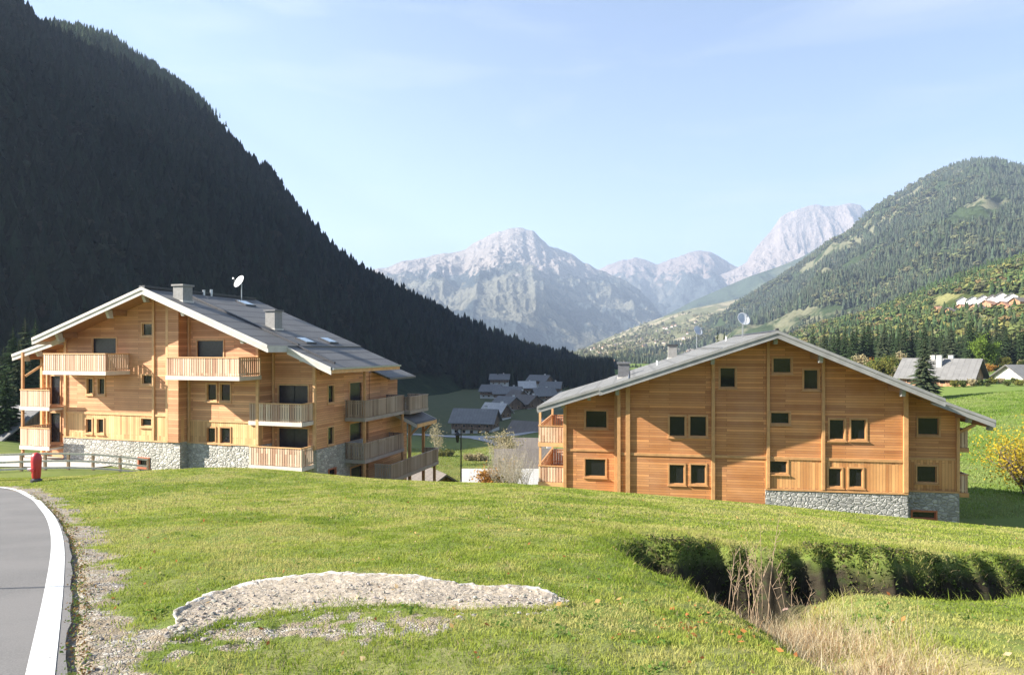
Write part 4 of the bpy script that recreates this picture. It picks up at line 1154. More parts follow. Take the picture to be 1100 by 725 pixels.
# pilaster boards of the forward bay
xp = FL.y(183.5, 440, V1)[0]
MB().box((xp, V1 - .22, zs1 + .02), (x12 + .03, V1 - .002, ztop(xp) - .55)).build('corner_pilaster', C.m['wood'], Lt)
for px, w in ((71, .2), (165.5, .17), (181.5, .2)):
    x = FL.y(px, 440, V1)[0]; C.post(x, V1 - .0, zs1 + .05, ztop(x) - .08, w, .10 if px != 181.5 else .19)
C.post(x23 - .1, V2, zs2 + .05, ztop(x23) - .1, .2); C.post(x12 + .12, V2, zs2 + .05, ztop(x12) - .1, .12)
C.post(x3 - .1, 0, zs3 + .002, lowR(x3) - TH - .1, .2); C.post(x23 + .12, 0, zs3, lowR(x23) - TH - .1, .14)
C.post(xa0 + .1, VA, zbot, lowL(xa0) - TH - .1, .2); C.post(FL.y(52, 440, VA)[0], VA, zbot, lowL(xa0) - TH - .1, .12)
C.band(x1a, xp, V1, zband, .13); C.band(x12, x23, V2, zsh, .10); C.band(x1a, x12, V1 - .06, zs1, .09, .05); C.band(x12, x23, V2 - .06, zs2, .09, .05)
# roof beams with pale slanting ends
for px, py, v in ((60, 362, V1), (114, 340, V1), (153, 320, V1), (194, 338, V1), (258, 366, V2)):
    x, _ = FL.y(px, py, VG + .3); C.bracket(x, VG + .25, v, roofz2(x) - TH - .036, .36, .22)
for x in (xa0 + .1, xa0 + 1.3): C.bracket(x, VGA + .2, VA, lowL(x) - TH - .04, .28)
for x in (x23 + 1.2, x3 - .1): C.bracket(x, VGC + .2, 0, lowR(x) - TH - .04, .28)
# balconies of the gable side
yb1 = V1 - 1.8
def zof(px, py, v): return FL.y(px, py, v)[1]
xb0 = FL.y(46.5, 390, yb1)[0]; xb1 = FL.y(113.5, 390, yb1)[0]
zs = zof(80, 399, yb1); C.balcony(xb0, xb1, yb1, V1 - .002, zs, zof(80, 380.5, yb1), 'flr')
yb2 = V2 - 2.0
xb0 = FL.y(178.5, 390, yb2)[0]; xb1 = FL.y(257, 390, yb2)[0]
zs = zof(215, 404.5, yb2); C.balcony(xb0, xb1, yb2, V2 - .002, zs, zof(215, 384.5, yb2), 'flr')
yb3 = VA - 2.2
xb0 = FL.y(21.5, 430, yb3)[0]; xb1 = x1a - .05
for (pz, pr) in ((437.5, 419.5), (480, 460.5)): C.balcony(xb0, xb1, yb3, VA - .002, zof(45, pz, yb3), zof(45, pr, yb3), 'fl')
xb0b = xb0
for xx in (xb0 + .08,): MB().box((xx - .07, yb3 + .06, zbot), (xx + .07, yb3 + .2, lowL(xx) - TH - .05)).build('post', M['trim_b'], Lt)
MB().bar((xb0 + .1, yb3 + .3, zof(45, 419, yb3) + .9), (xb0 + .9, yb3 + 1.8, lowL(xb0) - .5), .14).build('strut', C.m['trim'], Lt)
yb4 = -1.35
xb0 = FL.y(267.5, 440, yb4)[0]; xb1 = FL.y(324, 440, yb4)[0]
for (pz, pr) in ((453.5, 434), (501, 481)): C.balcony(xb0, xb1, yb4, -.002, zof(295, pz, yb4), zof(295, pr, yb4), 'flr')
# ---- the side that recedes to the right
yw = 6.9
ze = lowR(0) - TH
sw = [(352.3, 414.5, 358.5, 431.5), (352, 459.5, 358, 476)]
def side_rect(p): a = FL.x(p[0], p[1], 0); b_ = FL.x(p[2], p[3], 0); return (a[0], b_[1], b_[0], a[1])
def side_window(rc, name='window', mat=None, glass=None, x=0., sill=True):
    y0, z0, y1, z1 = rc; f = .085
    mb = MB().box((x - .15, y0 - f, z0 - f), (x + .045, y0, z1 + f)).box((x - .15, y1, z0 - f), (x + .045, y1 + f, z1 + f))
    mb.box((x - .15, y0, z1), (x + .042, y1, z1 + f)).box((x - .15, y0, z0 - f), (x + .042, y1, z0))
    w = mb.build(name, mat or M['trim'], Lt)
    MB().box((x - .11, y0, z0), (x - .09, y1, z1)).build('pane', glass or M['glass'], w)
    if sill: MB().box((x, y0 - f - .04, z0 - f - .05), (x + .11, y1 + f + .04, z0 - f - .003)).build('sill', mat or M['trim'], w)
    return [(y0 - f + .01, z0 - f + .01), (y1 + f - .01, z0 - f + .01), (y1 + f - .01, z1 + f - .01), (y0 - f + .01, z1 + f - .01)]
hs = [side_window(side_rect(p)) for p in sw]
hs += [side_window(side_rect(p), 'door', glass=M['shutter'], sill=False) for p in ((375.5, 411.5, 390, 447), (375.5, 455.5, 389, 492))]
zst = zs3
def side_wall(outline, holes, mat, name='wall', x=0.):
    mb = MB().holed(outline, holes, 0, .3)
    mb.v = [(x - p[1] - .001, p[0], p[2]) for p in mb.v]
    return mb.build(name, mat, Lt)
yw = LB - 3.3
side_wall([(0, zst), (yw + 3, zst), (yw + 3, ze), (0, ze)], hs, C.m['wood'])
bz = side_rect((352.5, 505, 359.5, 516))
hb2 = side_window(bz, mat=M['red_wood'], x=.05)
hd = side_window(side_rect((376, 503, 389, 530)), 'door', glass=M['shutter'], sill=False, x=.05)
side_wall([(-.02, zbot), (yw + 3, zbot), (yw + 3, zst - .001), (-.02, zst - .001)], [hb2, hd], C.m['stone'], 'stone_base', x=.05)
ysb, _ = FL.x(365, 440, 0)
xs1 = 1.55
ye = FL.x(434, 430, xs1)[0]
print('SIDE', ysb, ye, FL.x(392, 440, xs1))
zs_a = FL.x(392, 449.5, xs1)[1]; zr_a = FL.x(392, 431.2, xs1)[1]
zs_b = FL.x(392, 494.5, xs1)[1]; zr_b = FL.x(392, 477.0, xs1)[1]
yfr = FL.x(392, 440, xs1)[0]
ysb = yfr
for z, zr in ((zs_a, zr_a), (zs_b, zr_b)):
    C.balcony(.06, xs1, yfr, ye, z, zr, 'frb', mat=M['rail_shaded'], edge=M['slab_edge_shaded'])
for yy in (yfr + .1, ye - .1): MB().box((xs1 - .16, yy - .08, zbot), (xs1 - .02, yy + .08, r2z - .2 if yy < LB else zs_a + 1.05)).build('post', M['trim_b'], Lt)
MB().bar((.03, .5, ze - 1.25), (1.0, .5, lowR(1.0) - .3), .15).build('strut', M['trim_b'], Lt)
MB().bar((.03, yfr, ze - 1.1), (1.1, yfr, lowR(1.1) - .3), .13).build('strut', M['trim_b'], Lt)
MB().box((xs1 - .3, -.8, lowR(xs1) - .42), (xs1 - .1, LB - .3, lowR(xs1) - .18)).build('roof_beam', M['trim'], Lt)
# ---- rear wing, one storey lower, with its own roof and terraces
wxe = 2.5
e0 = FL.x(427, 462, wxe); e1 = FL.x(467, 449, wxe)
weave = (e0[1] + e1[1]) / 2; wy0r = ye + .25; wy1r = e1[0] + .3
wr_ = MB().slope(-2.0, weave + .45 * (wxe + 2.0), wxe, weave, wy0r, wy1r, .16).build('roof', M['roof_a'], Lt)
MB().slope(-2.0, weave + .45 * (wxe + 2.0) - .05, wxe, weave - .05, wy0r - .04, wy0r - .003, .26).slope(-2.0, weave + .45 * (wxe + 2.0) + .03, wxe, weave + .03, wy1r + .003, wy1r + .05, .3).build('fascia', M['fascia'], wr_)
MB().box((wxe + .003, wy0r, weave - .3), (wxe + .05, wy1r, weave - .04)).build('eave_board', M['trim'], wr_)
MB().slope(-2.0, weave + .45 * (wxe + 2.0) - .17, wxe - .1, weave - .17, wy0r + .05, wy1r - .05, .03).build('soffit', M['soffit'], wr_)
MB().box((-6, LB - .9, zbot - 3), (.3, wy1r - .8, weave + .6)).build('wall', C.m['wood'], Lt)
for yy in (wy0r + .4, wy1r - .7):
    MB().bar((1.7, yy, weave - 1.0), (wxe - .15, yy, weave - .3), .14).build('strut', M['trim_b'], Lt)
    MB().box((1.6, yy - .09, zbot - 3), (1.8, yy + .09, weave + .05)).build('post', M['trim_b'], Lt)
xt = 3.0
t0 = FL.x(420, 499, xt); t1 = FL.x(471, 482.5, xt)
ty0, ty1 = t0[0], t1[0]; tz = (t0[1] + t1[1]) / 2
C.balcony(1.75, xt, ty0, ty1, tz - 1.0, tz, 'frb', mat=M['rail_shaded'], edge=M['slab_edge_shaded'])
MB().box((xt - .3, ty0 + .2, zbot - 5), (xt - .12, ty0 + .38, tz - 1.25)).build('post', M['trim_b'], Lt)
MB().box((xt - .3, ty1 - .4, zbot - 5), (xt - .12, ty1 - .22, tz - 1.25)).build('post', M['trim_b'], Lt)
t2 = FL.x(402, 517, 2.0)
C.balcony(.4, 2.0, t2[0], t2[0] + 4.5, t2[1] - 1.0, t2[1], 'fr', mat=M['rail_shaded'], edge=M['slab_edge_shaded'])
# upper little roof and balcony of the rear bay
ex0, ez0 = FL.x(398, 404, 1.3)
MB().slope(-1.5, r2z + .1, 1.4, r2z - 1.0, LB + .3, LB + 4.6, .14).build('roof', M['roof_a'], Lt)
MB().box((-6, LB + .0, weave + .61), (-.1, LB + 4.4, r2z - .6)).build('wall', C.m['wood'], Lt)
C.balcony(.12, 1.9, ye + .3, ye + 3.6, zs_a - .05, zs_a + .98, 'frb', mat=M['rail_shaded'], edge=M['slab_edge_shaded'])
# chimneys, skylights, dish
for px, py, pyt, w, mt_ in ((192.5, 322, 306.5, .75, M['chimney']), (291, 352, 334, .72, M['chimney'])):
    x, y, z = on_roof(FL, px, py, all2, -4); chimney(roofL, x, y + .3, z - .4, z + (py - pyt) / F * (FL.O.y + y), w, .8, mt_, M['chimney'] if px < 200 else M['chimney_d'])
for px, py in ((264, 326.5), (328.5, 366.5), (353, 366.5)):
    x, y, z = on_roof(FL, px, py, all2, -4); s_ = sr if x < rx else (r1z - r2z) / (r2x - rx)
    w = MB().slope(x - .45, z + .45 * s_ + .09, x + .45, z - .45 * s_ + .09, y - .55, y + .55, .14).build('skylight', M['dark_metal'], roofL)
    MB().slope(x - .37, z + .37 * s_ + .105, x + .37, z - .37 * s_ + .105, y - .47, y + .47, .012).build('pane', M['skyglass'], w)
x, y, z = on_roof(FL, 259.5, 322.5, all2, -4); satellite_dish(Lt, x, y, z, 1.25, .5, -.3, .5)
vp = MB()
for px, py, hh in ((219, 317, .35), (227, 318, .45), (231.5, 315, .8)):
    x, y, z = on_roof(FL, px, py, all2, -4); vp.tube([(x, y, z - .1), (x, y, z + hh)], .05 if hh > .5 else .09, 8)
vp.build('vent_pipe', M['metal'], roofL)
# ------------------------------------------------------------------ houses of the valley
M['old_wood'] = wood_mat('old_dark_boards', (.10, .06, .035), (.20, .125, .075), vertical=True, row=.22, length=5)
M['plaster'] = simple('pale_plaster', (.62, .59, .54), .8, var=.08)
M['roof_grey'] = roof_mat('house_roof_grey', (.17, .165, .158), rough=.65, lapk=.25)
M['roof_pale'] = roof_mat('house_roof_pale', (.46, .44, .41), rough=.65, lapk=.2)
M['roof_brown'] = roof_mat('house_roof_brown', (.15, .128, .11), rough=.7, lapk=.25)
M['roof_orange'] = roof_mat('house_roof_orange', (.36, .20, .13), rough=.8)
M['gable_wood'] = wood_mat('gable_boards', (.24, .12, .055), (.38, .20, .10), vertical=True, row=.22, length=5)

def house(px, d, deg, L, W, hw, hr, base, upper, roof, label, group=None, zg=None, ov=1.1, chim=((.2, .3),), wins=3, cat='house', detail=True, name='house', split=.45):
    """gabled house; L along the ridge (its own x), W deep, hw to the eaves, hr to the ridge"""
    x = (px - 550) / F * d; z = H1(x, d) if zg is None else zg
    t = thing(name, (x, d, z - .4), R(deg), label, cat, group)
    a, b_ = L / 2, W / 2
    hs = hw * split
    MB().box((-a, -b_, -2), (a, b_, hs)).build('wall', base, t)
    up = MB(); up.v = []
    i = up.pts([(-a - .04, -b_ - .04, hs + .002), (-a - .04, b_ + .04, hs + .002), (-a - .04, b_ + .04, hw), (-a - .04, 0, hr), (-a - .04, -b_ - .04, hw),
                (a + .04, -b_ - .04, hs + .002), (a + .04, b_ + .04, hs + .002), (a + .04, b_ + .04, hw), (a + .04, 0, hr), (a + .04, -b_ - .04, hw)])
    up.f += [[i, i + 1, i + 2, i + 3, i + 4], [i + 5, i + 9, i + 8, i + 7, i + 6], [i, i + 5, i + 6, i + 1], [i + 1, i + 6, i + 7, i + 2], [i + 2, i + 7, i + 8, i + 3], [i + 3, i + 8, i + 9, i + 4], [i + 4, i + 9, i + 5, i]]
    up.build('upper_wall', upper, t)
    s = (hr - hw) / b_; ze = hw - s * ov; th = .2
    rf = MB(); xo = a + ov
    for sg in (-1, 1):
        yo = sg * (b_ + ov)
        p = [(-xo, yo, ze + .05), (xo, yo, ze + .05), (xo, 0, hr + .05), (-xo, 0, hr + .05), (-xo, yo, ze + .05 + th), (xo, yo, ze + .05 + th), (xo, 0, hr + .05 + th), (-xo, 0, hr + .05 + th)]
        rf.hexa(p)
    r = rf.build('roof', roof, t)
    if detail:
        for (cx, cy) in chim:
            zc = hr - abs(cy) * W * s
            c = MB().box((cx * L - .45, cy * W - .45, zc - .6), (cx * L + .45, cy * W + .45, hr + .9)).build('chimney', M['plaster'], r)
            MB().box((cx * L - .55, cy * W - .55, hr + .902), (cx * L + .55, cy * W + .55, hr + 1.05)).build('cap', M['roof_grey'], c)
        for k in range(wins):
            xx = -a + (k + .6) * L / (wins + .2)
            for zz, hh in ((hs * .30, min(1.3, hs * .5)), (hs + .5, 1.1)):
                w = MB().box((xx - .6, -b_ - .09, zz), (xx + .6, -b_ - .0, zz + hh)).build('window', M['trim'], t)
                MB().box((xx - .5, -b_ - .11, zz + .1), (xx + .5, -b_ - .092, zz + hh - .1)).build('pane', M['glass'], w)
        for k in range(2):
            yy = -b_ + (k + .7) * W / 2.4
            w = MB().box((a + .045, yy - .55, hs + .5), (a + .13, yy + .55, hs + 1.6)).build('window', M['trim'], t)
            MB().box((a + .132, yy - .45, hs + .6), (a + .15, yy + .45, hs + 1.5)).build('pane', M['glass'], w)
        MB().box((-a + .3, -b_ - 1.1, hs - .15), (a - .3, -b_ - .05, hs)).box((-a + .3, -b_ - 1.1, hs), (a - .3, -b_ - 1.04, hs + .9)).build('balcony', upper, t)
    return t

house(511, 250, -14, 15.5, 10, 5, 9, M['plaster'], M['old_wood'], M['roof_grey'], 'shaded house with a blue-grey roof and white ground floor standing by the valley road', zg=-31.0, wins=5)
vl = [(546, 400, -10, 15, 10, -30, M['roof_grey'], 'shaded village house with the broad roof, third roof back up the valley'),
      (566, 445, 5, 10, 8, -29, M['roof_pale'], 'small village house whose pale roof catches light beside the wood'),
      (580, 500, -35, 16, 10, -27, M['roof_grey'], 'farthest dark village house, highest of the shaded cluster'),
      (545, 330, -50, 12, 10, -31, M['roof_grey'], 'dark village house with its gable turned, behind the white-based house'),
      (566, 335, -50, 13, 10, -30.5, M['roof_brown'], 'dark brown village house just left of the right chalet, in shade')]
vl += [(528, 430, -20, 12, 9, -30.5, M['roof_grey'], 'low shaded village house at the left end of the cluster'),
       (592, 440, -15, 13, 9, -29, M['roof_grey'], 'shaded village house at the right end of the cluster above the chalet eave'),
       (556, 372, -60, 11, 9, -30.5, M['roof_brown'], 'brown shaded village house in the very middle of the cluster'),
       (584, 385, 20, 12, 8, -30, M['roof_grey'], 'shaded village house with its long side to us above the chalet eave'),
       (537, 520, -5, 14, 10, -27, M['roof_grey'], 'far village house half hidden at the edge of the dark wood'),
       (533, 290, -35, 10, 8, -31, M['roof_pale'], 'pale-roofed shaded house just right of the white-based house')]
for px, d, deg, L, W, zg, rfm, lab in vl:
    house(px, d, deg, L, W, 4.5, 8, M['plaster'], M['old_wood'], rfm, lab, 'shaded village houses', zg=zg, wins=3, chim=((.2, .2),))
house(571, 225, -30, 13, 9, 4, 7.5, M['plaster'], M['plaster'], M['roof_brown'], 'sunlit house with a pale roof and white gable left of the right chalet', 'sunlit houses below the knoll', zg=-31.5, wins=3)
house(590, 175, -5, 17, 8, 3.5, 6.5, M['plaster'], M['old_wood'], M['roof_brown'], 'sunlit house with a grey-brown roof at the edge of the right chalet', 'sunlit houses below the knoll', zg=-29.5, wins=3)
house(576, 128, 2, 14, 12, 4, 8.6, M['plaster'], M['old_wood'], M['roof_brown'], 'house with a large taupe roof behind the young bare trees', 'sunlit houses below the knoll', zg=-27.4, wins=3)
house(538, 98, 0, 9.4, 10, 3, 6.8, M['plaster'], M['old_wood'], M['roof_pale'], 'nearest house below the knoll with a bright white-grey roof', 'sunlit houses below the knoll', zg=-24.1, wins=3, chim=())
house(464, 72, -62, 6, 7, 3, 5.2, M['old_wood'], M['old_wood'], M['roof_brown'], 'small dark wooden barn tucked beside the left chalet terraces', None, zg=-17.8, wins=1, chim=(), cat='barn', name='barn')
house(-4, 74, -8, 10, 9, 4, 6.6, M['plaster'], M['old_wood'], M['roof_grey'], 'dark-roofed house at the left edge of the picture under the conifers', None, zg=-12.6, wins=2, chim=())
house(1011, 150, -47, 13.5, 10.5, 4.4, 8.0, M['plaster'], M['gable_wood'], M['roof_grey'], 'big grey-roofed house on the meadow behind the right chalet', None, zg=-9.9, wins=4, chim=((-.12, .0), (.12, .12), (.02, -.22)))
house(1102, 155, 10, 9, 8, 3.5, 6.2, M['plaster'], M['plaster'], M['roof_grey'], 'small pale house at the right edge beyond the meadow', None, zg=-9.6, wins=2, chim=())

def on_face(mt, px, py):
    """point of a mountain's front face under this sight line"""
    j = int(np.clip(np.searchsorted(mt['px'], px), 1, len(mt['px']) - 1))
    rz = (HY - py) / F * mt['Y'][:, j]; k = np.where(mt['Z'][:, j] >= rz)[0]
    k = k[0] if len(k) else len(rz) - 1
    return float(mt['X'][k, j]), float(mt['Y'][k, j]), float(mt['Z'][k, j])
# hamlet of white chalets on the hillside
p0 = None
hm = [(1034, 326, 0), (1045, 326, 0), (1056, 325, 0), (1066, 325, 0), (1075, 324, 0), (1086, 323, 0), (1012, 337, 1), (1024, 338, 2), (1036, 335, 1), (1050, 335, 2), (1062, 331, 1), (1078, 333, 1), (1088, 336, 1), (1096, 329, 2)]
for i, (px, py, kd) in enumerate(hm):
    x, y, z = on_face(NM, px, py + 3)
    row = 'upper row of white chalets in the hillside hamlet' if kd == 0 else 'lower row of houses in the hillside hamlet'
    o = house(px, y, 56 if kd == 0 else 10 + 5 * i % 30, 10, 7.5, 4.8, 7.2, M['white'] if kd != 2 else M['plaster'], M['white'] if kd == 0 else M['gable_wood'], M['roof_grey'] if kd == 0 else (M['roof_orange'] if kd == 1 else M['roof_brown']),
              (['first', 'second', 'third', 'fourth', 'fifth', 'sixth'][i] + ' white gabled chalet from the left in the upper row of the hillside hamlet') if kd == 0 else (['first', 'second', 'third', 'fourth', 'fifth', 'sixth', 'seventh', 'eighth'][i - 6] + ' brown house from the left below the white hamlet chalets'), row, zg=z, detail=False)
# specks of the far villages
proto = None
r_ = np.random.default_rng(12)
for i in range(110):
    px = r_.uniform(596, 752); lim = np.interp(px, [590, 655, 745], [386, 366, 338]); py = r_.uniform(lim + 3, 392)
    x, y, z = on_face(SM, px, py)
    if proto is None:
        proto = house(px, y, 0, 13, 10, 6, 10, M['plaster'], M['gable_wood'], M['roof_brown'], 'tiny far house scattered over the sunny slope at the head of the valley', 'far village houses', zg=z, detail=False); o = proto
    else: o = copy_tree(proto)
    o.location = (x, y, z - .5); o.rotation_euler.z = r_.uniform(0, 3.1); o.scale = [r_.uniform(.5, 1.0)] * 3

# valley road, with the stretch in sunlight
def strip(name, pxs, width, mat, dz=.05, dmax=400):
    P = resample(np.array([hit_ground(a, b, False, dmax) for a, b in pxs]), 80)
    dd = np.gradient(P, axis=0); nn_ = np.stack([-dd[:, 1], dd[:, 0]], 1); nn_ /= np.hypot(*nn_.T)[:, None]
    A, B = P - nn_ * width / 2, P + nn_ * width / 2
    V = []; nk = 5
    for j in range(nk):
        Q = A + (B - A) * j / (nk - 1); V.append(np.stack([Q[:, 0], Q[:, 1], H(Q[:, 0], Q[:, 1]) + dz], 1))
    k = len(P); V = np.concatenate(V); a = np.arange(k - 1)
    T = np.concatenate([np.stack([q * k + a, q * k + a + 1, (q + 1) * k + a + 1, (q + 1) * k + a], 1) for q in range(nk - 1)])
    return tag(np_mesh(name, V, T, mat), kind='structure')
M['pale_road'] = simple('pale_gravel_road', (.34, .33, .32), .9, var=.1)
strip('valley_road', [(425, 466), (455, 467), (490, 469), (520, 470), (548, 468), (575, 464)], 7, M['pale_road'], .15)
strip('path', [(505, 470), (530, 475), (548, 482), (556, 490)], 3.0, M['pale_road'], .15)
strip('driveway', [(-40, 495), (0, 495), (50, 496), (100, 497), (130, 499)], 8.5, M['concrete'], .05)
strip('path', [(940, 409), (990, 410), (1030, 409), (1060, 407)], 2.5, M['pale_road'], .12)
# ------------------------------------------------------------------ trees and shrubs
def leaf_mat(name, col, var=.5, trans=.35, warm=None):
    m = bpy.data.materials.new(name); m.use_nodes = True; nt = m.node_tree; nt.nodes.clear(); n = N(nt)
    out = n.node('ShaderNodeOutputMaterial'); dif = n.node('ShaderNodeBsdfDiffuse'); tr = n.node('ShaderNodeBsdfTranslucent'); mx = n.node('ShaderNodeMixShader')
    f = n.noise(n.coord(), 2.2, 4, .6)
    if col is None: c = n.attr('tint')
    else:
        w = warm or tuple(min(1, q * (1 + var)) for q in col)
        c = n.ramp(f, [(.3, tuple(q * (1 - var) for q in col)), (.5, col), (.7, w)])
    nt.links.new(c, dif.inputs[0]); nt.links.new(c, tr.inputs[0]); mx.inputs[0].default_value = trans
    nt.links.new(dif.outputs[0], mx.inputs[1]); nt.links.new(tr.outputs[0], mx.inputs[2]); nt.links.new(mx.outputs[0], out.inputs[0])
    return m
M['bark'] = simple('bark', (.13, .10, .075), .9, var=.3, scale=8)
M['pale_bark'] = simple('pale_bark', (.36, .32, .26), .9, var=.2, scale=8)
M['needle'] = leaf_mat('needles', (.035, .055, .024), .5, .15)
M['needle_b'] = leaf_mat('needles_blue_green', (.045, .062, .034), .5, .15, (.085, .085, .04))
M['leaf_green'] = leaf_mat('leaves_fresh_green', (.13, .19, .035), .4, .4)
M['leaf_mix'] = leaf_mat('leaves_turning', (.14, .15, .04), .4, .35, (.28, .22, .05))
M['leaf_yellow'] = leaf_mat('leaves_yellow', (.46, .34, .035), .4, .4, (.62, .46, .06))
M['leaf_orange'] = leaf_mat('leaves_orange', (.40, .20, .05), .35, .4, (.50, .32, .09))
M['leaf_tan'] = leaf_mat('twigs_tan', (.34, .29, .17), .3, .3, (.46, .38, .20))
M['leaf_olive'] = leaf_mat('leaves_olive', (.075, .10, .032), .45, .3, (.16, .15, .05))

def tri_mesh(name, V, T, mat, parent): return np_mesh(name, np.array(V, float), np.array(T, int), mat, parent)
def conifer(name, h, wfac, mat, seed, label, group, cat='tree', whorls=34, skirt=.06):
    r = np.random.default_rng(seed)
    t = thing(name, label=label, cat=cat, group=group)
    MB().tube([(0, 0, -.6), (0, 0, h * .4), (0, 0, h * .98)], [h * .018, h * .012, h * .002], 7).build('trunk', M['bark'], t)
    V = []; T = []
    for k in range(whorls):
        f = k / whorls; z = h * (skirt + (1 - skirt) * f ** .92); R_ = wfac * h * (1 - f) ** .85 * r.uniform(.78, 1.12) + .05 * (1 - f) * h * .2
        nb = int(8 + 7 * (1 - f))
        a0 = r.uniform(0, 6.28)
        for j in range(nb):
            a = a0 + 2 * math.pi * j / nb + r.uniform(-.25, .25); L = R_ * r.uniform(.7, 1.15)
            dv = np.array([math.cos(a), math.sin(a), 0]); sd_ = np.array([-math.sin(a), math.cos(a), 0])
            droop = -.34 + .3 * f
            ns = 4
            for s_ in range(ns):
                z_ = z + r.uniform(-.02, .02) * h if s_ == 0 else z_
                g0 = L * s_ / ns; g1 = L * (s_ + 1.5) / ns; w = L * .36 * (1 - s_ / ns * .62) * r.uniform(.8, 1.2)
                c0 = dv * g0 + np.array([0, 0, z_ + droop * g0 + r.uniform(-.02, .02) * h * .3]); tip = dv * g1 + sd_ * r.uniform(-.25, .25) * w + np.array([0, 0, z_ + droop * g1 * 1.05 - r.uniform(0, .012) * h])
                i = len(V); V += [c0 - sd_ * w - np.array([0, 0, w * .55]), c0 + np.array([0, 0, w * .12]), c0 + sd_ * w - np.array([0, 0, w * .55]), tip]
                T += [(i, i + 1, i + 3), (i + 1, i + 2, i + 3)]
    i = len(V); w = h * .012; V += [(-w, 0, h * .93), (w, 0, h * .93), (0, 0, h * 1.03)]; T.append((i, i + 1, i + 2))
    tri_mesh('crown', V, T, mat, t)
    return t

def branches(mb, p, d, L, r0, depth, r, tips, spread=.55, kids=3, up=.15):
    p = Vector(p); d = Vector(d).normalized(); pts = [p]; n_ = 3
    for k in range(n_):
        d = (d + Vector((r.uniform(-.18, .18), r.uniform(-.18, .18), up * .5))).normalized(); p = p + d * L / n_; pts.append(p.copy())
    mb.tube(pts, [r0 * (1 - .45 * i / n_) for i in range(n_ + 1)], 5, cap=False)
    if depth == 0: tips += pts[1:]; return
    tips += pts[2:]
    for k in range(kids):
        a = r.uniform(0, 6.28); q = pts[1 + (k % n_)]; ax = Vector((math.cos(a), math.sin(a), r.uniform(-.1, .5)))
        branches(mb, q, d * (1 - spread) + ax * spread, L * r.uniform(.55, .78), r0 * .5, depth - 1, r, tips, spread, kids, up)

def broadleaf(name, h, mat, seed, label, group=None, cat='tree', leaves=2600, lsize=.16, stems=1, bark=None, depth=3, sprd=.55, kids=3, trunk=.32, scatter_=.55, rad=.022):
    r = random.Random(seed); rg = np.random.default_rng(seed)
    t = thing(name, label=label, cat=cat, group=group)
    mb = MB(); tips = []
    for s_ in range(stems):
        a = 2 * math.pi * s_ / max(1, stems) + .4; off = (0 if stems == 1 else .18) * h * .25
        d = Vector((math.cos(a) * .25 * (stems > 1), math.sin(a) * .25 * (stems > 1), 1)).normalized()
        p0 = Vector((math.cos(a) * off, math.sin(a) * off, -.3)); L = h * trunk
        mb.tube([p0, p0 + d * L * .5, p0 + d * L], [h * rad * (1.2 if stems == 1 else .6), h * rad * (.9 if stems == 1 else .45), h * rad * (.8 if stems == 1 else .4)], 7, cap=False)
        for k in range(kids + 1):
            b_ = r.uniform(0, 6.28); dd = d * .75 + Vector((math.cos(b_), math.sin(b_), .2)) * sprd * .8
            branches(mb, p0 + d * L * r.uniform(.65, 1.0), dd, h * .30 * r.uniform(.8, 1.15), h * rad * .5, depth - 1, r, tips, sprd, kids)
    mb.build('trunk', bark or M['bark'], t)
    if leaves:
        tp = np.array([tuple(q) for q in tips]); zmin = h * trunk * .55
        idx = rg.integers(0, len(tp), leaves); P = tp[idx] + rg.normal(size=(leaves, 3)) * h * .045 * scatter_ / .55
        P = P[P[:, 2] > zmin]; k = len(P)
        A = rg.normal(size=(k, 3)); A /= np.linalg.norm(A, axis=1)[:, None]; B = np.cross(A, rg.normal(size=(k, 3))); B /= np.linalg.norm(B, axis=1)[:, None]
        s_ = (lsize * rg.uniform(.6, 1.3, k))[:, None]
        V = np.stack([P - A * s_ * .5, P + B * s_ * .45, P + A * s_ * .6, P - B * s_ * .45], 1).reshape(-1, 3)
        T = np.arange(k * 4).reshape(-1, 4)
        np_mesh('crown', V, T, mat, t)
    return t

def plant_at(o, px, d, s=1., rz=None, zg=None, dz=0.):
    x = (px - 550) / F * d; z = H1(x, d) if zg is None else zg
    o.location = (x, d, z + dz); o.rotation_euler.z = random.uniform(0, 6.28) if rz is None else rz; o.scale = (s, s, s); return o

# belt of tall conifers behind the grey-roofed house
kinds = [conifer('conifer', 17, .17, M['needle'], 1, 'dark conifer in the dense belt beyond the meadow on the right', 'conifer belt beyond the meadow'),
         conifer('conifer', 17, .20, M['needle_b'], 2, 'dark conifer in the dense belt beyond the meadow on the right', 'conifer belt beyond the meadow'),
         conifer('conifer', 17, .145, M['needle'], 3, 'dark conifer in the dense belt beyond the meadow on the right', 'conifer belt beyond the meadow')]
r_ = random.Random(5)
for i in range(132):
    px = 868 + (i * 61.8) % 262; d = 212 + r_.uniform(0, 75)
    if 1046 < px < 1072 and d < 225: d += 25
    o = kinds[i % 3] if i < 3 else copy_tree(kinds[i % 3])
    plant_at(o, px, d, r_.uniform(.72, 1.12))
near = [(993, 128, .62, 'lone conifer with a bare pale trunk foot left of the grey-roofed house')]
o = conifer('conifer', 10.2, .25, M['needle_b'], 8, near[0][3], None); plant_at(o, 993, 122, 1.15)
r_ = random.Random(9)
lk = [conifer('conifer', 10, .2, M['needle_b'], 11, 'young conifer in the row behind the left end of the left chalet', 'conifers behind the left chalet'), conifer('conifer', 10, .24, M['needle'], 12, 'young conifer in the row behind the left end of the left chalet', 'conifers behind the left chalet')]
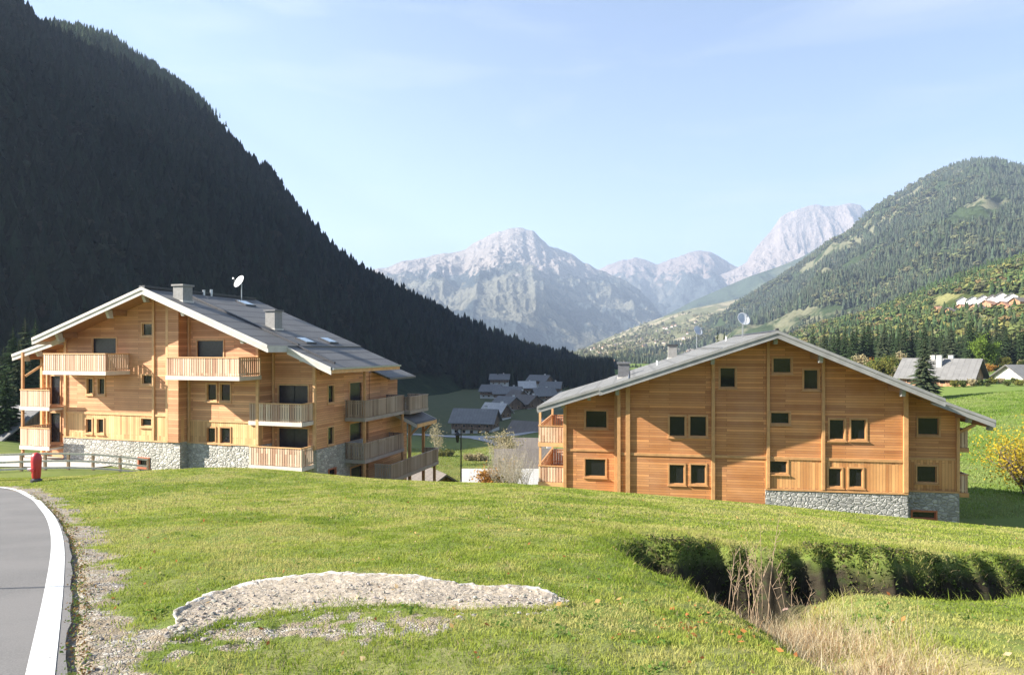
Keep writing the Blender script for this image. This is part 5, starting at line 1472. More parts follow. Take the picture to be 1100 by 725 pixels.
for i, (px, py, d) in enumerate(((4, 372, 88), (14, 352, 84), (27, 341, 92), (38, 344, 98), (20, 368, 78), (46, 356, 104), (-6, 360, 90), (7, 398, 70), (33, 372, 86))):
    x = (px - 550) / F * d; z = H1(x, d); h_ = (HY - py) / F * d - z
    o = lk[i % 2] if i < 2 else copy_tree(lk[i % 2]); plant_at(o, px, d, h_ / 10)
    k_ = sorted((4, 14, 27, 38, 20, 46, -6, 7, 33)).index(px)
    o['label'] = ['first', 'second', 'third', 'fourth', 'fifth', 'sixth', 'seventh', 'eighth', 'ninth'][k_] + ' young conifer from the left in the row behind the left chalet\'s end balconies'
# broad-leaved trees turning yellow left of the belt
pk = [broadleaf('autumn_tree', 9, M[k_], 20 + i, 'autumn tree in the thicket between the right chalet roof and the conifer belt', 'turning trees beyond the right chalet', leaves=2200, lsize=.42) for i, k_ in enumerate(('leaf_mix', 'leaf_olive', 'leaf_green', 'leaf_tan', 'leaf_orange'))]
wts = [0, 1, 0, 3, 1, 0, 2, 1, 3, 4]
for i in range(74):
    if i < 54: px = 838 + (i * 97.3) % 132; d = r_.uniform(165, 235)
    else: px = 960 + (i * 71.3) % 160; d = r_.uniform(196, 212)
    k_ = wts[i % 10] if i >= 5 else i
    o = pk[i] if i < 5 else copy_tree(pk[k_])
    o['label'] = ('yellow-green', 'dull olive', 'fresh green', 'tan half-bare', 'orange')[k_] + ' tree in the thicket before the conifer belt right of the right chalet roof'; o['group'] = ('yellow-green', 'olive', 'green', 'tan', 'orange')[k_] + ' thicket trees beyond the right chalet'
    plant_at(o, px, d, r_.uniform(.5, 1.0) if i < 54 else r_.uniform(.35, .6))
o = broadleaf('broadleaf_tree', 13.5, M['leaf_green'], 31, 'round bright green tree in front of the dark conifer belt', None, leaves=5200, lsize=.45, trunk=.22); plant_at(o, 1058, 200, 1.0)
o = broadleaf('shrub', 4.5, M['leaf_orange'], 32, 'rust orange shrub at the foot of the bright green tree', None, 'shrub', leaves=1500, lsize=.3, stems=3, trunk=.15); plant_at(o, 1061, 190, 1.0)
sh = [broadleaf('shrub', 2.6, M[k_], 40 + i, 'garden shrub around the grey-roofed house beyond the meadow', 'garden shrubs beyond the meadow', 'shrub', leaves=1100, lsize=.22, stems=3, trunk=.12) for i, k_ in enumerate(('leaf_olive', 'leaf_mix', 'leaf_tan'))]
for i, (px, d, s_) in enumerate(((1035, 138, 1), (1026, 140, 1.1), (1044, 139, 1.1), (1053, 140, .9), (1066, 142, 1.0), (1075, 142, .9), (1088, 143, .8), (975, 140, 1), (966, 141, 1.2), (1082, 135, .8), (1095, 134, .9), (1103, 135, .9), (1060, 136, .6))):
    o = sh[i % 3] if i < 3 else copy_tree(sh[i % 3]); plant_at(o, px, d, s_ * .95)
    o['label'] = ('olive green', 'yellow-green', 'tan')[i % 3] + ' garden shrub, ' + ['first', 'second', 'third', 'fourth', 'fifth', 'sixth', 'seventh', 'eighth', 'ninth', 'tenth', 'eleventh', 'twelfth', 'thirteenth'][sorted((1035, 1026, 1044, 1053, 1066, 1075, 1088, 975, 966, 1082, 1095, 1103, 1060)).index(px)] + ' from the left around the grey-roofed house'
# the yellow tree at the right edge
o = broadleaf('yellow_tree', 6.0, M['leaf_yellow'], 51, 'small many-stemmed tree with bright yellow leaves at the right edge', None, leaves=5200, lsize=.12, stems=6, trunk=.16, scatter_=1.5); plant_at(o, 1107, 50, 1.15, 1.2)
# dip in the middle
o = broadleaf('bare_tree', 8, M['leaf_tan'], 61, 'slim pale leafless tree beside the valley road right of the left chalet', None, leaves=900, lsize=.14, bark=M['pale_bark'], sprd=.28, trunk=.2, rad=.012); plant_at(o, 470, 150, 1.55)
o = broadleaf('bushy_tree', 8, M['leaf_tan'], 62, 'round tan twiggy tree beside the valley road, left of the sunlit white gable', None, leaves=3600, lsize=.2, bark=M['pale_bark'], stems=3, trunk=.12, rad=.012); plant_at(o, 543, 152, 1.4)
o = broadleaf('shrub', 4.4, M['leaf_orange'], 63, 'orange autumn shrub above the bright roof below the knoll', None, 'shrub', leaves=3000, lsize=.17, stems=4, trunk=.12, rad=.012); plant_at(o, 534, 76, 1.45, zg=-17.4)
o = broadleaf('shrub', 3.4, M['leaf_mix'], 64, 'yellow-green shrub against the bright white-grey roof', None, 'shrub', leaves=1500, lsize=.13, stems=4, trunk=.12, rad=.010); plant_at(o, 537, 56, 1.25)
for i, (px, d, h_) in enumerate(((543, 68, 8.6), (556, 66, 7.2), (549, 72, 8.0))):
    o = broadleaf('young_bare_tree', h_, M['leaf_tan'], 70 + i, ('tallest', 'right-hand', 'rearmost')[i] + ' young leafless tree with pale twigs between the two chalets', 'young bare trees between the chalets', leaves=1300, lsize=.07, bark=M['pale_bark'], sprd=.3, stems=3, trunk=.2, rad=.009, depth=3, kids=4); plant_at(o, px, d, 1.0)
# low thickets along the sunlit field
tk = [broadleaf('shrub', 2.6, M[k_], 80 + i, 'low tan scrub on the field bank between the chalets', 'field scrub between the chalets', 'shrub', leaves=1200, lsize=.2, stems=4, trunk=.1, bark=M['pale_bark']) for i, k_ in enumerate(('leaf_tan', 'leaf_mix'))]
for i in range(20):
    px = 446 + (i * 37.7) % 78; d = 158 + (i * 13.1) % 26
    plant_at(tk[i % 2] if i < 2 else copy_tree(tk[i % 2]), px, d, .7 + (i * .37) % .6)
o = conifer('conifer', 4.7, .3, M['needle'], 91, 'small conifer just outside the left edge, its shade falling across the road bend', None); o.location = (-24.2, 23.2, H1(-24.2, 23.2))
for i, (px, py, d) in enumerate(((771, 354, 120), (778, 357, 118), (786, 358, 121))):
    o = copy_tree(kinds[0]); x = (px - 550) / F * d; z = H1(x, d); plant_at(o, px, d, ((HY - py) / F * d - z) / 17.3)
    o['label'] = 'conifer whose tip shows above the roof ridge of the right chalet, ' + ('left one', 'middle one', 'right one')[i]; o['group'] = 'conifers behind the right chalet'
# ------------------------------------------------------------------ street furniture
# rail fence on the left, along the drive
fx = [(-58, 33.5), (-27, 34.3), (-3, 35.2), (23, 36.0), (48.5, 36.8), (73.5, 37.6), (100, 38.4), (129, 39.4), (159, 40.6)]
ft = thing('rail_fence', ((48 - 550) / F * 36.8, 36.8, H1((48 - 550) / F * 36.8, 36.8)), 0, 'pale three-rail wooden fence along the drive below the left chalet', 'fence')
org = Vector(ft.location); pp = []
M['fence_wood'] = simple('pale_fence_wood', (.80, .72, .58), .7, var=.15)
M['fence_post'] = simple('fence_post_wood', (.30, .21, .13), .8, var=.2)
for px, d in fx:
    x = (px - 550) / F * d; z = H1(x, d); pp.append(Vector((x, d, z)) - org)
tops = []
for p in pp:
    MB().box((p.x - .06, p.y - .06, p.z - .3), (p.x + .06, p.y + .06, p.z + .98)).build('post', M['fence_post'], ft)
for a, b_ in zip(pp[:-1], pp[1:]):
    for hh in (.14, .52, .92):
        MB().bar((a.x, a.y - .09, a.z + hh), (b_.x, b_.y - .09, b_.z + hh), .05, .105).build('rail', M['fence_wood'], ft)
# fire hydrant
hx, hy = hit_ground(39, 517.5, False); hz_ = H1(hx, hy)
ht = thing('fire_hydrant', (hx, hy, hz_), 0, 'red fire hydrant post standing in the grass at the road bend', 'hydrant')
MB().tube([(0, 0, -.05), (0, 0, .08), (0, 0, .085), (0, 0, .12)], [.17, .17, .13, .12], 16).build('base', M['dark_metal'], ht)
MB().tube([(0, 0, .1), (0, 0, .16), (0, 0, .45), (0, 0, .72), (0, 0, .84), (0, 0, .92), (0, 0, .965), (0, 0, .98)], [.10, .125, .145, .155, .148, .115, .06, .02], 20).build('body', M['red'], ht, smooth=True)
MB().tube([(0, -.1, .42), (0, -.20, .42)], .06, 12).build('outlet', M['red'], ht)
MB().tube([(-.1, -.05, .42), (-.22, -.1, .42)], .055, 12).build('outlet', M['white'], ht)
# street lamp
d = 46; lx_ = (495.3 - 550) / F * d; lz0 = H1(lx_, d); ltop = (HY - 461) / F * d
lt = thing('street_lamp', (lx_, d, lz0), 0, 'black street lamp with a hanging lantern between the two chalets', 'street lamp')
hh = ltop - lz0
M['iron'] = simple('black_iron', (.02, .022, .022), .45, .3, var=.2)
MB().tube([(0, 0, -.2), (0, 0, .5), (0, 0, .52), (0, 0, hh)], [.10, .09, .055, .04], 10).build('pole', M['iron'], lt)
MB().tube([(0, 0, hh - .45), (0, 0, hh), (-.1, 0, hh + .08), (-.22, 0, hh + .02), (-.24, 0, hh - .14)], .022, 8).build('bracket', M['iron'], lt)
ln = MB().tube([(-.24, 0, hh - .14), (-.24, 0, hh - .22), (-.24, 0, hh - .36), (-.24, 0, hh - .40)], [.03, .08, .22, .23], 8).tube([(-.24, 0, hh - .86), (-.24, 0, hh - .92)], [.11, .05], 8)
for k in range(4):
    a = math.pi / 4 + k * math.pi / 2; ln.bar((-.24 + .19 * math.cos(a), .19 * math.sin(a), hh - .4), (-.24 + .1 * math.cos(a), .1 * math.sin(a), hh - .87), .02)
ln = ln.build('lantern', M['iron'], lt)
MB().tube([(-.24, 0, hh - .41), (-.24, 0, hh - .85)], [.155, .085], 8).build('glass', M['glass'], ln)
# marker post left of the picture, its thin shadow falls over the road
mx_, my_ = hit_ground(80, 641.5)
lp = thing('marker_post', (mx_ - 6.0, my_ - .52, H1(mx_ - 6, my_ - .52, True)), 0, 'slim roadside marker post just outside the left edge, its shadow crossing the road', 'post')
MB().tube([(0, 0, -.1), (0, 0, 3.45)], .017, 8).build('pole', M['metal'], lp); MB().tube([(0, 0, 2.9), (0, 0, 3.2)], .021, 8).build('band', M['red'], lp)

# ------------------------------------------------------------------ rock ledge in the grass
RT = [(176, 688), (186, 673), (204, 655), (228, 643), (255, 633), (285, 626), (320, 621.5), (352, 620.5), (385, 623), (420, 625), (455, 627), (490, 629), (520, 632), (548, 632), (575, 633.5), (598, 640), (611, 648)]
RB = [(180, 692), (196, 688), (216, 680), (240, 671), (268, 664), (298, 659), (330, 656), (362, 654), (392, 652), (424, 653), (456, 655), (490, 656.5), (520, 656), (548, 655.5), (574, 655), (594, 653.5), (610, 650.5)]
T0 = np.array([hit_ground(*p) for p in RT]); B0 = np.array([hit_ground(*p) for p in RB])
def dense(p, n_):
    s = np.linspace(0, 1, len(p)); t = np.linspace(0, 1, n_); return np.stack([np.interp(t, s, p[:, i]) for i in (0, 1)], 1)
nS, nT = 420, 60
T0 = dense(T0, nS); B0 = dense(B0, nS)
tt = np.linspace(-.12, 1.0, nT)[:, None]
X = B0[None, :, 0] * (1 - tt) + T0[None, :, 0] * tt; Y = B0[None, :, 1] * (1 - tt) + T0[None, :, 1] * tt
ss = np.linspace(0, 1, nS)[None, :]; ends = sstep(0, .10, ss) * sstep(0, .10, 1 - ss)
jg = .05 * fbm(X * 5, Y * 5, 4, 91); 
X2 = X + jg; Y2 = Y + (.10 * fbm(X * 3 + 9, Y * 3, 4, 92) + .05 * fbm(X * 11, Y * 4, 4, 96)) * sstep(.5, 1, tt)
lift = (.012 + .03 * sstep(-.1, 1, tt) ** 1.2 + .012 * sstep(.78, .95, tt)) * ends - .05 * (1 - ends) - .04 * sstep(.05, -.12, tt)
Z = H(X2, Y2) + lift + (.013 * fbm(X * 6, Y * 6, 5, 93) + .008 * fbm(X * 40, Y * 40, 3, 94)) * ends
# back edge drops to the ground
Xb = X2[-1] + .0; rows = [np.stack([X2, Y2, Z], -1)]
bk = np.stack([X2[-1], Y2[-1] + .03, Z[-1] - .02 * ends[0]], -1); bk2 = np.stack([X2[-1], Y2[-1] + .07, H(X2[-1], Y2[-1]) - .06], -1)
G = np.concatenate([rows[0], bk[None], bk2[None]])
nr = G.shape[0]; i = np.arange(nr - 1)[:, None] * nS; j = np.arange(nS - 1)[None, :]
Tq = np.stack([i + j, i + j + 1, i + nS + j + 1, i + nS + j], -1).reshape(-1, 4)
lipv = np.concatenate([np.repeat(sstep(.70, .97, tt), nS, 1), np.ones((2, nS))]); lipc = np.zeros((nr * nS, 3)); lipc[:, 0] = lipv.ravel()
m, nt, b = new_mat('ledge_rock'); n = N(nt); c = n.coord()
f = n.noise(c, 9., 6, .65); f2 = n.noise(c, 60., 4, .7); vo = n.voro(c, 45., out='Color')
g1 = n.ramp(n.math('ADD', n.math('MULTIPLY', f, .5), n.math('MULTIPLY', f2, .5)), [(.36, (.15, .115, .075)), (.5, (.36, .295, .215)), (.66, (.52, .45, .36))])
g1 = n.mix(.35, g1, n.ramp(n.sep(vo)[0], [(0., (.24, .20, .15)), (1., (.50, .46, .40))]))
lp_ = n.math('ADD', n.sep(n.attr('lip'))[0], n.math('MULTIPLY', n.math('SUBTRACT', f, .5), 1.6))
white = n.ramp(f2, [(.3, (.42, .40, .36)), (.6, (.60, .575, .54))])
nt.links.new(n.mix(n.ramp(lp_, [(.85, 0.), (1.15, .8)]), g1, white), b.inputs['Base Color'])
nt.links.new(n.bump(n.math('ADD', f2, f), .8, .012), b.inputs['Normal']); setp(b, rough=.9, spec=.1)
M['ledge'] = m
rk = np_mesh('rock_ledge', G.reshape(-1, 3), Tq, M['ledge'], smooth=True, cols={'lip': lipc})
tag(rk, 'long low ledge of pale crumbling rock lying bare in the grass', 'rock')
def in_ledge(x, y, pad=0.):
    """between the ledge's lower and upper outline"""
    o = np.zeros(len(x), bool)
    near = (x > B0[:, 0].min() - .3) & (x < T0[:, 0].max() + .3) & (y < 8) & (y > 2.5)
    # compare in columns of x
    xs = np.linspace(T0[:, 0].min(), T0[:, 0].max(), 200)
    ot = np.argsort(T0[:, 0]); ob = np.argsort(B0[:, 0])
    yt = np.interp(x, T0[ot, 0], T0[ot, 1]); yb_ = np.interp(x, B0[ob, 0], B0[ob, 1])
    wob = .10 * fbm(x * 4, y * 4, 3, 95)
    return near & (y > yb_ - pad + .05 + wob) & (y < yt + pad) & (x > T0[:, 0].min()) & (x < T0[:, 0].max())

# ------------------------------------------------------------------ grass
def sector(n_, y0, y1, seed, power=1.0, a0=-41, a1=44):
    r = np.random.default_rng(seed)
    u = r.random(n_); e = power
    y = (y0 ** e + (y1 ** e - y0 ** e) * u) ** (1 / e)
    x = y * np.tan(np.radians(r.uniform(a0, a1, n_)))
    return x, y
m = leaf_mat('grass_blades', None, trans=.45); M['blade'] = m
def blades(name, x, y, h, w, col, lean, label, cat='grass', up=1.0, seed=0):
    r = np.random.default_rng(seed); k = len(x)
    z = H(x, y) - .008
    a = r.uniform(0, 2 * np.pi, k); la = r.uniform(0, 2 * np.pi, k); ln_ = h * lean * r.uniform(.2, 1, k)
    sx, sy = np.cos(a) * w / 2, np.sin(a) * w / 2; dx, dy = np.cos(la) * ln_, np.sin(la) * ln_
    P = lambda fx_, fz, s: np.stack([x + dx * fx_ + sx * s, y + dy * fx_ + sy * s, z + h * fz], 1)
    V = np.stack([P(0, 0, -1), P(0, 0, 1), P(.35, .6, -.75), P(.35, .6, .75), P(1, 1., 0)], 1).reshape(-1, 3)
    o = np.arange(k)[:, None] * 5
    T = np.concatenate([o + np.array([[0, 1, 3]]), o + np.array([[0, 3, 2]]), o + np.array([[2, 3, 4]])])
    return tag(np_mesh(name, V, T, M['blade'], cols=np.repeat(col, 5, axis=0)), label, cat, kind='stuff')
def grass_mask(x, y, r):
    z = zones(x, y); d = dte(x, y)
    p = np.clip(1 - 1.05 * z[:, 0], .035, 1) * (1 - .8 * z[:, 2])
    return (r.random(len(x)) < p) & (d > .015) & ~in_ledge(x, y, -.01)
def lawn_col(x, y, r):
    n1 = fbm(x * .6, y * .6, 4, 201); n2 = fbm(x * 2.3, y * 2.3, 4, 207); k = len(x)
    g = np.array([(.20, .262, .040), (.32, .355, .072), (.42, .395, .135)])
    t = np.clip(.5 + n1 * 1.0 + n2 * .9 + r.uniform(-.15, .15, k), 0, 1)[:, None]
    c = np.where(t < .5, g[0] * (1 - 2 * t) + g[1] * 2 * t, g[1] * (2 - 2 * t) + g[2] * (2 * t - 1))
    dead = (r.random(k) < .03 + .08 * np.clip(n2, 0, 1))[:, None]
    return np.where(dead, np.array([(.42, .34, .19)]), c) * r.uniform(.88, 1.12, (k, 1))
r = np.random.default_rng(100)
x, y = sector(300000, 3.0, 12, 101, 1.25); k_ = grass_mask(x, y, r); x, y = x[k_], y[k_]
tall = 1 + .8 * np.clip(fbm(x * 1.7, y * 1.7, 3, 210), 0, 1)
h = r.uniform(.014, .040, len(x)) * tall; blades('grass', x, y, h, .0035 + .0007 * y, lawn_col(x, y, r), .9, 'short sunlit meadow grass in the foreground', seed=1)
x, y = sector(330000, 12, 30, 102, 1.3); k_ = grass_mask(x, y, r); x, y = x[k_], y[k_]
h = r.uniform(.022, .055, len(x)); blades('grass', x, y, h, .010 + .0005 * y, lawn_col(x, y, r), .9, 'meadow grass over the brow of the knoll', seed=2)
x, y = sector(70000, 42, 125, 112, 1.3, 27, 41); k_ = (x > 24); x, y = x[k_], y[k_]
c_ = (lawn_col(x * .2, y * .2, r) * np.array([(.62, .78, .75)])); blades('grass', x, y, r.uniform(.08, .22, len(x)), .035 + .0006 * y, c_, .9, 'green meadow grass beyond the right chalet', seed=12)
x, y = sector(45000, 58, 190, 113, 1.3, -10, 4); c_ = lawn_col(x * .15, y * .15, r) * .72
blades('grass', x, y, r.uniform(.08, .25, len(x)), .05 + .0006 * y, c_, .9, 'field grass in the dip between the chalets', seed=13)
ii = r.integers(0, nS, 5200); q = np.abs(r.normal(size=5200)) * .22 - .12
x = B0[ii, 0] * (1 - q) + T0[ii, 0] * q; y = B0[ii, 1] * (1 - q) + T0[ii, 1] * q
k_ = r.random(len(x)) < np.clip(.18 + 2.2 * fbm(x * 4, y * 6, 3, 97), .03, .7); x, y, q = x[k_], y[k_], q[k_]
blades('grass', x, y, r.uniform(.02, .055, len(x)), .006, lawn_col(x, y, r), .9, 'tufts of grass growing over the lower edge of the rock ledge', seed=15)
# dry tan grass in the arm of the ditch
x = r.uniform(1.6, 4.2, 60000); y = r.uniform(3.0, 8.2, 60000)
wgt = np.exp(-((x - 2.42 - .08 * (y - 4)) / .31) ** 2) * sstep(2.6, 3.6, y) * (1 - sstep(7.2, 8.1, y)) * np.clip(.55 + .9 * fbm(x * 2, y * 2, 3, 220), .05, 1)
k_ = r.random(len(x)) < wgt; x, y = x[k_], y[k_]
tn = np.array([(.52, .42, .27), (.42, .32, .19), (.60, .52, .36), (.34, .22, .12)])[r.integers(0, 4, len(x))] * r.uniform(.8, 1.15, (len(x), 1))
blades('dry_grass', x, y, r.uniform(.06, .20, len(x)), .004, tn, .8, 'pale dry grass filling the narrow arm of the ditch', 'dry grass', seed=3)
# tufts hanging over the rims of the cut
x = r.uniform(1.2, 12, 90000); y = r.uniform(6.6, 11, 90000); dd = ditch_depth(x, y)
k_ = (r.random(len(x)) < np.exp(-((dd - .08) / .12) ** 2) * .5 * np.clip(.5 + 1.5 * fbm(x * 2, y * 2, 3, 231), 0, 1)) ; x, y = x[k_], y[k_]
c_ = lawn_col(x, y, r) * .9; blades('grass', x, y, r.uniform(.05, .14, len(x)), .007, c_, 1.1, 'longer grass hanging over the rim of the ditch', seed=4)

x = r.uniform(1.3, 16, 60000); y = r.uniform(7.2, 12.8, 60000); dd = ditch_depth(x, y)
k_ = (dd > .08) & (r.random(len(x)) < np.clip(.35 + 1.8 * fbm(x * 2.2, dd * 4 + x, 3, 232), .06, .9)); x, y = x[k_], y[k_]
c_ = np.array([(.16, .20, .045), (.24, .22, .08), (.30, .24, .13), (.10, .13, .035)])[r.integers(0, 4, len(x))] * r.uniform(.7, 1.1, (len(x), 1))
blades('grass', x, y, r.uniform(.05, .15, len(x)), .008, c_, 1.6, 'rough turf and old grass hanging down the bank of the ditch', seed=14)
# leafy weeds: small tilted leaves
def leaves(name, x, y, h, size, col, label, cat, per=9, spread=1.4, seed=0, flat=.6):
    r = np.random.default_rng(seed); k = len(x)
    x = np.repeat(x, per); y = np.repeat(y, per); h = np.repeat(h, per); col = np.repeat(col, per, axis=0) * r.uniform(.7, 1.25, (k * per, 1)); size = np.repeat(size, per)
    x = x + r.normal(size=k * per) * size * spread; y = y + r.normal(size=k * per) * size * spread
    z = H(x, y) + h * r.uniform(.15, 1, k * per)
    A = r.normal(size=(k * per, 3)); A[:, 2] *= flat; A /= np.linalg.norm(A, axis=1)[:, None]; B = np.cross(A, r.normal(size=(k * per, 3)) * np.array([.5, .5, 1]) + np.array([0, 0, .6])); B /= np.linalg.norm(B, axis=1)[:, None]
    P = np.stack([x, y, z], 1); s = (size * r.uniform(.6, 1.3, k * per))[:, None]
    V = np.stack([P - A * s * .6, P + B * s * .35, P + A * s * .6, P - B * s * .35], 1).reshape(-1, 3)
    return tag(np_mesh(name, V, np.arange(len(P) * 4).reshape(-1, 4), M['blade'], cols=np.repeat(col, 4, axis=0)), label, cat, kind='stuff')
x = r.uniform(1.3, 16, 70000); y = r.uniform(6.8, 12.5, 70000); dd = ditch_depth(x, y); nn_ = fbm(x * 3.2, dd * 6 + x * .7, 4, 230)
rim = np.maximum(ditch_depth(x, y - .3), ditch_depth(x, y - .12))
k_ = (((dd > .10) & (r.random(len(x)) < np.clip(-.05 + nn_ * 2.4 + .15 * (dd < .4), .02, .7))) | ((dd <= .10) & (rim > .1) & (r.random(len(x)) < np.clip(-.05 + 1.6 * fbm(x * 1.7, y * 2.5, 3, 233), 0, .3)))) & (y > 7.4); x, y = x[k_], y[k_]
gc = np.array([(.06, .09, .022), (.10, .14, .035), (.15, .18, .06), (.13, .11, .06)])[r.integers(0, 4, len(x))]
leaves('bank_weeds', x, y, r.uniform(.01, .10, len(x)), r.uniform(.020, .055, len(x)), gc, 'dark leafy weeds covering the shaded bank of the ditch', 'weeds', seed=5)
x, y = sector(1500, 3.3, 22, 103, 1.4); nn_ = fbm(x * .7, y * .7, 4, 240); k_ = (nn_ > .02) & grass_mask(x, y, r); x, y = x[k_], y[k_]
leaves('meadow_weeds', x, y, r.uniform(.02, .05, len(x)), r.uniform(.015, .035, len(x)), np.tile([(.11, .19, .04)], (len(x), 1)), 'low broad-leaved weeds scattered in the meadow grass', 'weeds', per=12, seed=6)
# vegetation at the road's ragged edge
e = EDGE[30:][r.integers(0, len(EDGE) - 30, 900)]; x = e[:, 0] + np.abs(r.normal(size=900)) * .06 + .02; y = e[:, 1] + r.normal(size=900) * .05; k_ = dte(x, y) > .0; x, y = x[k_], y[k_]
gc = np.array([(.10, .15, .04), (.24, .15, .06), (.14, .18, .05), (.16, .09, .04)])[r.integers(0, 4, len(x))]
leaves('verge_weeds', x, y, r.uniform(.01, .05, len(x)), r.uniform(.010, .022, len(x)), gc, 'ragged weeds and dead leaves along the edge of the asphalt', 'weeds', per=7, seed=7)
# fallen leaves
x, y = sector(900, 3.3, 20, 104, 1.3); k_ = dte(x, y) > .1; x, y = x[k_], y[k_]
gc = np.array([(.42, .20, .07), (.50, .32, .13), (.34, .13, .05), (.55, .42, .25)])[r.integers(0, 4, len(x))]
leaves('fallen_leaves', x, y, np.full(len(x), .05), r.uniform(.022, .045, len(x)), gc, 'brown and orange fallen leaves scattered over the meadow', 'fallen leaves', per=1, seed=8)
x = 1.35 + r.normal(size=70) * .28; y = 4.9 + r.normal(size=70) * .3
leaves('fallen_leaves', x, y, np.full(70, .05), r.uniform(.02, .04, 70), np.tile([(.45, .20, .07)], (70, 1)), 'loose patch of orange fallen leaves near the dry grass', 'fallen leaves', per=1, seed=9)
# small stones on the gravel strip and around the ledge
def stones(name, x, y, s, label, mat, seed, dz=0.):
    r = np.random.default_rng(seed); k = len(x)
    t_ = (1 + 5 ** .5) / 2
    ico = np.array([(-1, t_, 0), (1, t_, 0), (-1, -t_, 0), (1, -t_, 0), (0, -1, t_), (0, 1, t_), (0, -1, -t_), (0, 1, -t_), (t_, 0, -1), (t_, 0, 1), (-t_, 0, -1), (-t_, 0, 1)]) / 1.9
    it = np.array([(0, 11, 5), (0, 5, 1), (0, 1, 7), (0, 7, 10), (0, 10, 11), (1, 5, 9), (5, 11, 4), (11, 10, 2), (10, 7, 6), (7, 1, 8), (3, 9, 4), (3, 4, 2), (3, 2, 6), (3, 6, 8), (3, 8, 9), (4, 9, 5), (2, 4, 11), (6, 2, 10), (8, 6, 7), (9, 8, 1)])
    sc = s[:, None, None] * r.uniform(.6, 1.2, (k, 1, 3)) * np.array([1, 1, .6]); V = ico[None] * sc * r.uniform(.75, 1.2, (k, 12, 1))
    V = V + np.stack([x, y, H(x, y) + s * .15 + dz], 1)[:, None, :]
    T = it[None] + (np.arange(k) * 12)[:, None, None]
    g = r.uniform(.55, 1.2, (k, 1)); c = np.array([(.33, .30, .255)]) * g * r.uniform(.95, 1.05, (k, 3))
    return tag(np_mesh(name, V.reshape(-1, 3), T.reshape(-1, 3), mat, cols=np.repeat(c, 12, axis=0)), label, 'stones', kind='stuff')
m, nt, b = new_mat('stones'); nt.links.new(N(nt).attr('tint'), b.inputs['Base Color']); setp(b, rough=.9, spec=.15); M['stones'] = m
x = r.uniform(-13, -1, 120000); y = r.uniform(3.2, 20, 120000); zz = zones(x, y)[:, 0]; d = dte(x, y)
k_ = (d > .03) & (r.random(len(x)) < zz ** 2 * .35 * np.clip(9 / y, .15, 1) ** 1.0); x, y = x[k_], y[k_]
stones('gravel', x, y, r.uniform(.004, .014, len(x)) * (1 + .04 * y), 'loose pale gravel along the road edge', M['stones'], 10)
s_ = r.random(1700); q = r.uniform(-.25, .85, 1700); ii = (s_ * (nS - 1)).astype(int)
x = B0[ii, 0] * (1 - q) + T0[ii, 0] * q; y = B0[ii, 1] * (1 - q) + T0[ii, 1] * q
stones('gravel', x, y, r.uniform(.004, .011, 1700) * (1 + 1.3 * (r.random(1700) < .12)) , 'small stones weathered out around the rock ledge', M["stones"], 11, dz=.03 * np.clip(q * 3, 0, 1))

# tall dead stalks in the ditch
def stalks(px, d, n_, hmax, label, seed, mat):
    r_ = random.Random(seed); x0 = (px - 550) / F * d; z0 = H1(x0, d)
    t = thing('dry_stalks', (x0, d, z0), 0, label, 'dry plant', 'dead stalks in the ditch')
    for k in range(n_):
        mb = MB(); bx_, by_ = r_.uniform(-.16, .16), r_.uniform(-.12, .12); h_ = hmax * r_.uniform(.55, 1.0); ln_ = r_.uniform(-.35, .35); ly = r_.uniform(-.15, .15)
        zb = H1(x0 + bx_, d + by_) - z0 - .03
        pts = [(bx_ + ln_ * h_ * q ** 1.4, by_ + ly * h_ * q, zb + h_ * q) for q in (0, .3, .6, .85, 1)]
        mb.tube(pts, [.005, .0045, .0035, .003, .0015], 5, cap=False)
        for j in range(5):
            q = r_.uniform(.45, .98); i0 = int(q * 4); p = Vector(pts[i0]).lerp(Vector(pts[min(4, i0 + 1)]), q * 4 - i0)
            mb.tube([p, p + Vector((r_.uniform(-.07, .07), r_.uniform(-.05, .05), r_.uniform(.03, .13)))], [.003, .002], 4, cap=False)
        mb.build('stalk', mat, t)
M['stalk'] = simple('dead_stalk', (.27, .19, .12), .8, var=.25, scale=20)
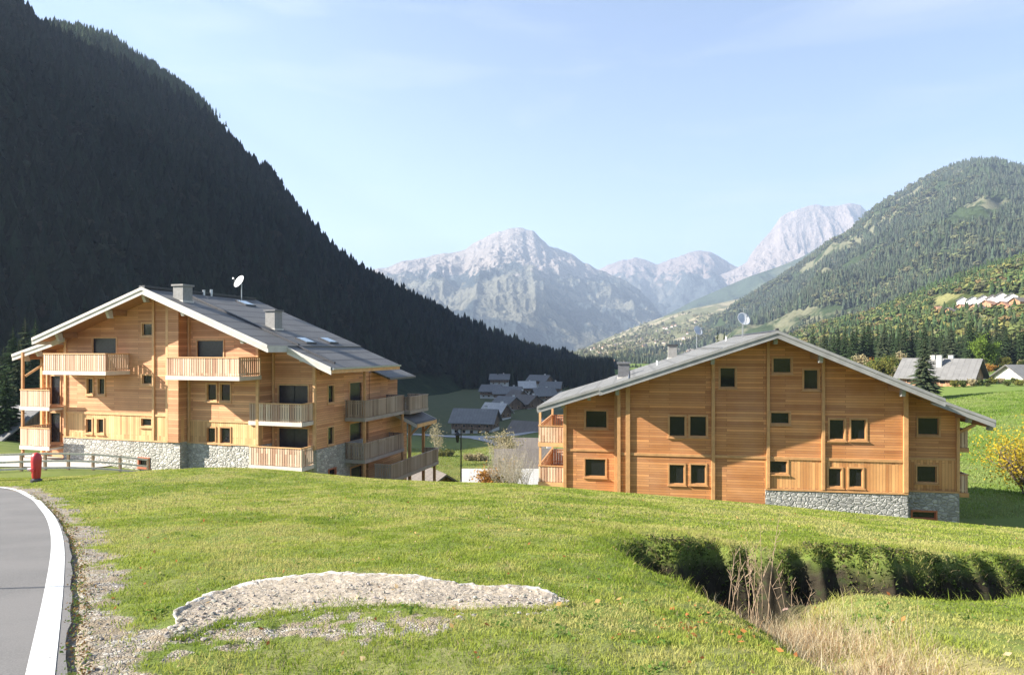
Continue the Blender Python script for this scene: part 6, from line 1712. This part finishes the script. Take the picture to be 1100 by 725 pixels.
stalks(800, 7.0, 8, 1.05, 'tall clump of dead stalks standing at the mouth of the ditch', 3, M['stalk'])
stalks(822, 7.4, 6, 1.25, 'taller clump of thin upright dead stalks just right of the ditch mouth', 4, M['stalk'])
stalks(853, 7.6, 5, .8, 'short sparse clump of leaning dead stalks against the shaded bank', 5, M['stalk'])
stalks(912, 8.4, 3, .95, 'lone reddish dead stem standing in the middle of the ditch', 6, M['stalk'])
stalks(1082, 9.2, 8, .75, 'pale clump of dead stalks at the right end of the ditch', 7, M['stalk'])
# a few stones lying on the ditch bank
for px, py, s0, lab in ((845, 656, .055, 'pinkish stone lying at the mouth of the ditch'), (862, 654, .04, 'smaller pale stone beside the pinkish one in the ditch mouth')):
    x, y = hit_ground(px, py, False); rs = np.random.default_rng(int(px)); 
    mb = MB(); n1_, n2_ = 8, 12
    for i in range(n1_ + 1):
        for j in range(n2_):
            a, e_ = 2 * math.pi * j / n2_, math.pi * i / n1_; q = s0 * rs.uniform(.85, 1.15)
            mb.v.append((math.cos(a) * math.sin(e_) * q * 1.3, math.sin(a) * math.sin(e_) * q, math.cos(e_) * q * .65))
    for i in range(n1_):
        for j in range(n2_): mb.f.append([i * n2_ + j, i * n2_ + (j + 1) % n2_, (i + 1) * n2_ + (j + 1) % n2_, (i + 1) * n2_ + j])
    o = mb.build('stone', simple('pink_stone', (.26, .17, .14), .85, var=.2), smooth=True); o.location = (x, y, H1(x, y) + s0 * .3); tag(o, lab, 'stone')
# ------------------------------------------------------------------ the air
m = bpy.data.materials.new('haze'); m.use_nodes = True; nt = m.node_tree
nt.nodes.clear()
out = nt.nodes.new('ShaderNodeOutputMaterial'); pv = nt.nodes.new('ShaderNodeVolumePrincipled')
pv.inputs['Color'].default_value = (.62, .77, 1.0, 1); pv.inputs['Density'].default_value = HAZE; pv.inputs['Anisotropy'].default_value = .2
nt.links.new(pv.outputs[0], out.inputs['Volume'])
hz = MB().box((-8500, -600, -90), (8500, 11500, 1950)).build('haze', m); tag(hz, kind='stuff')
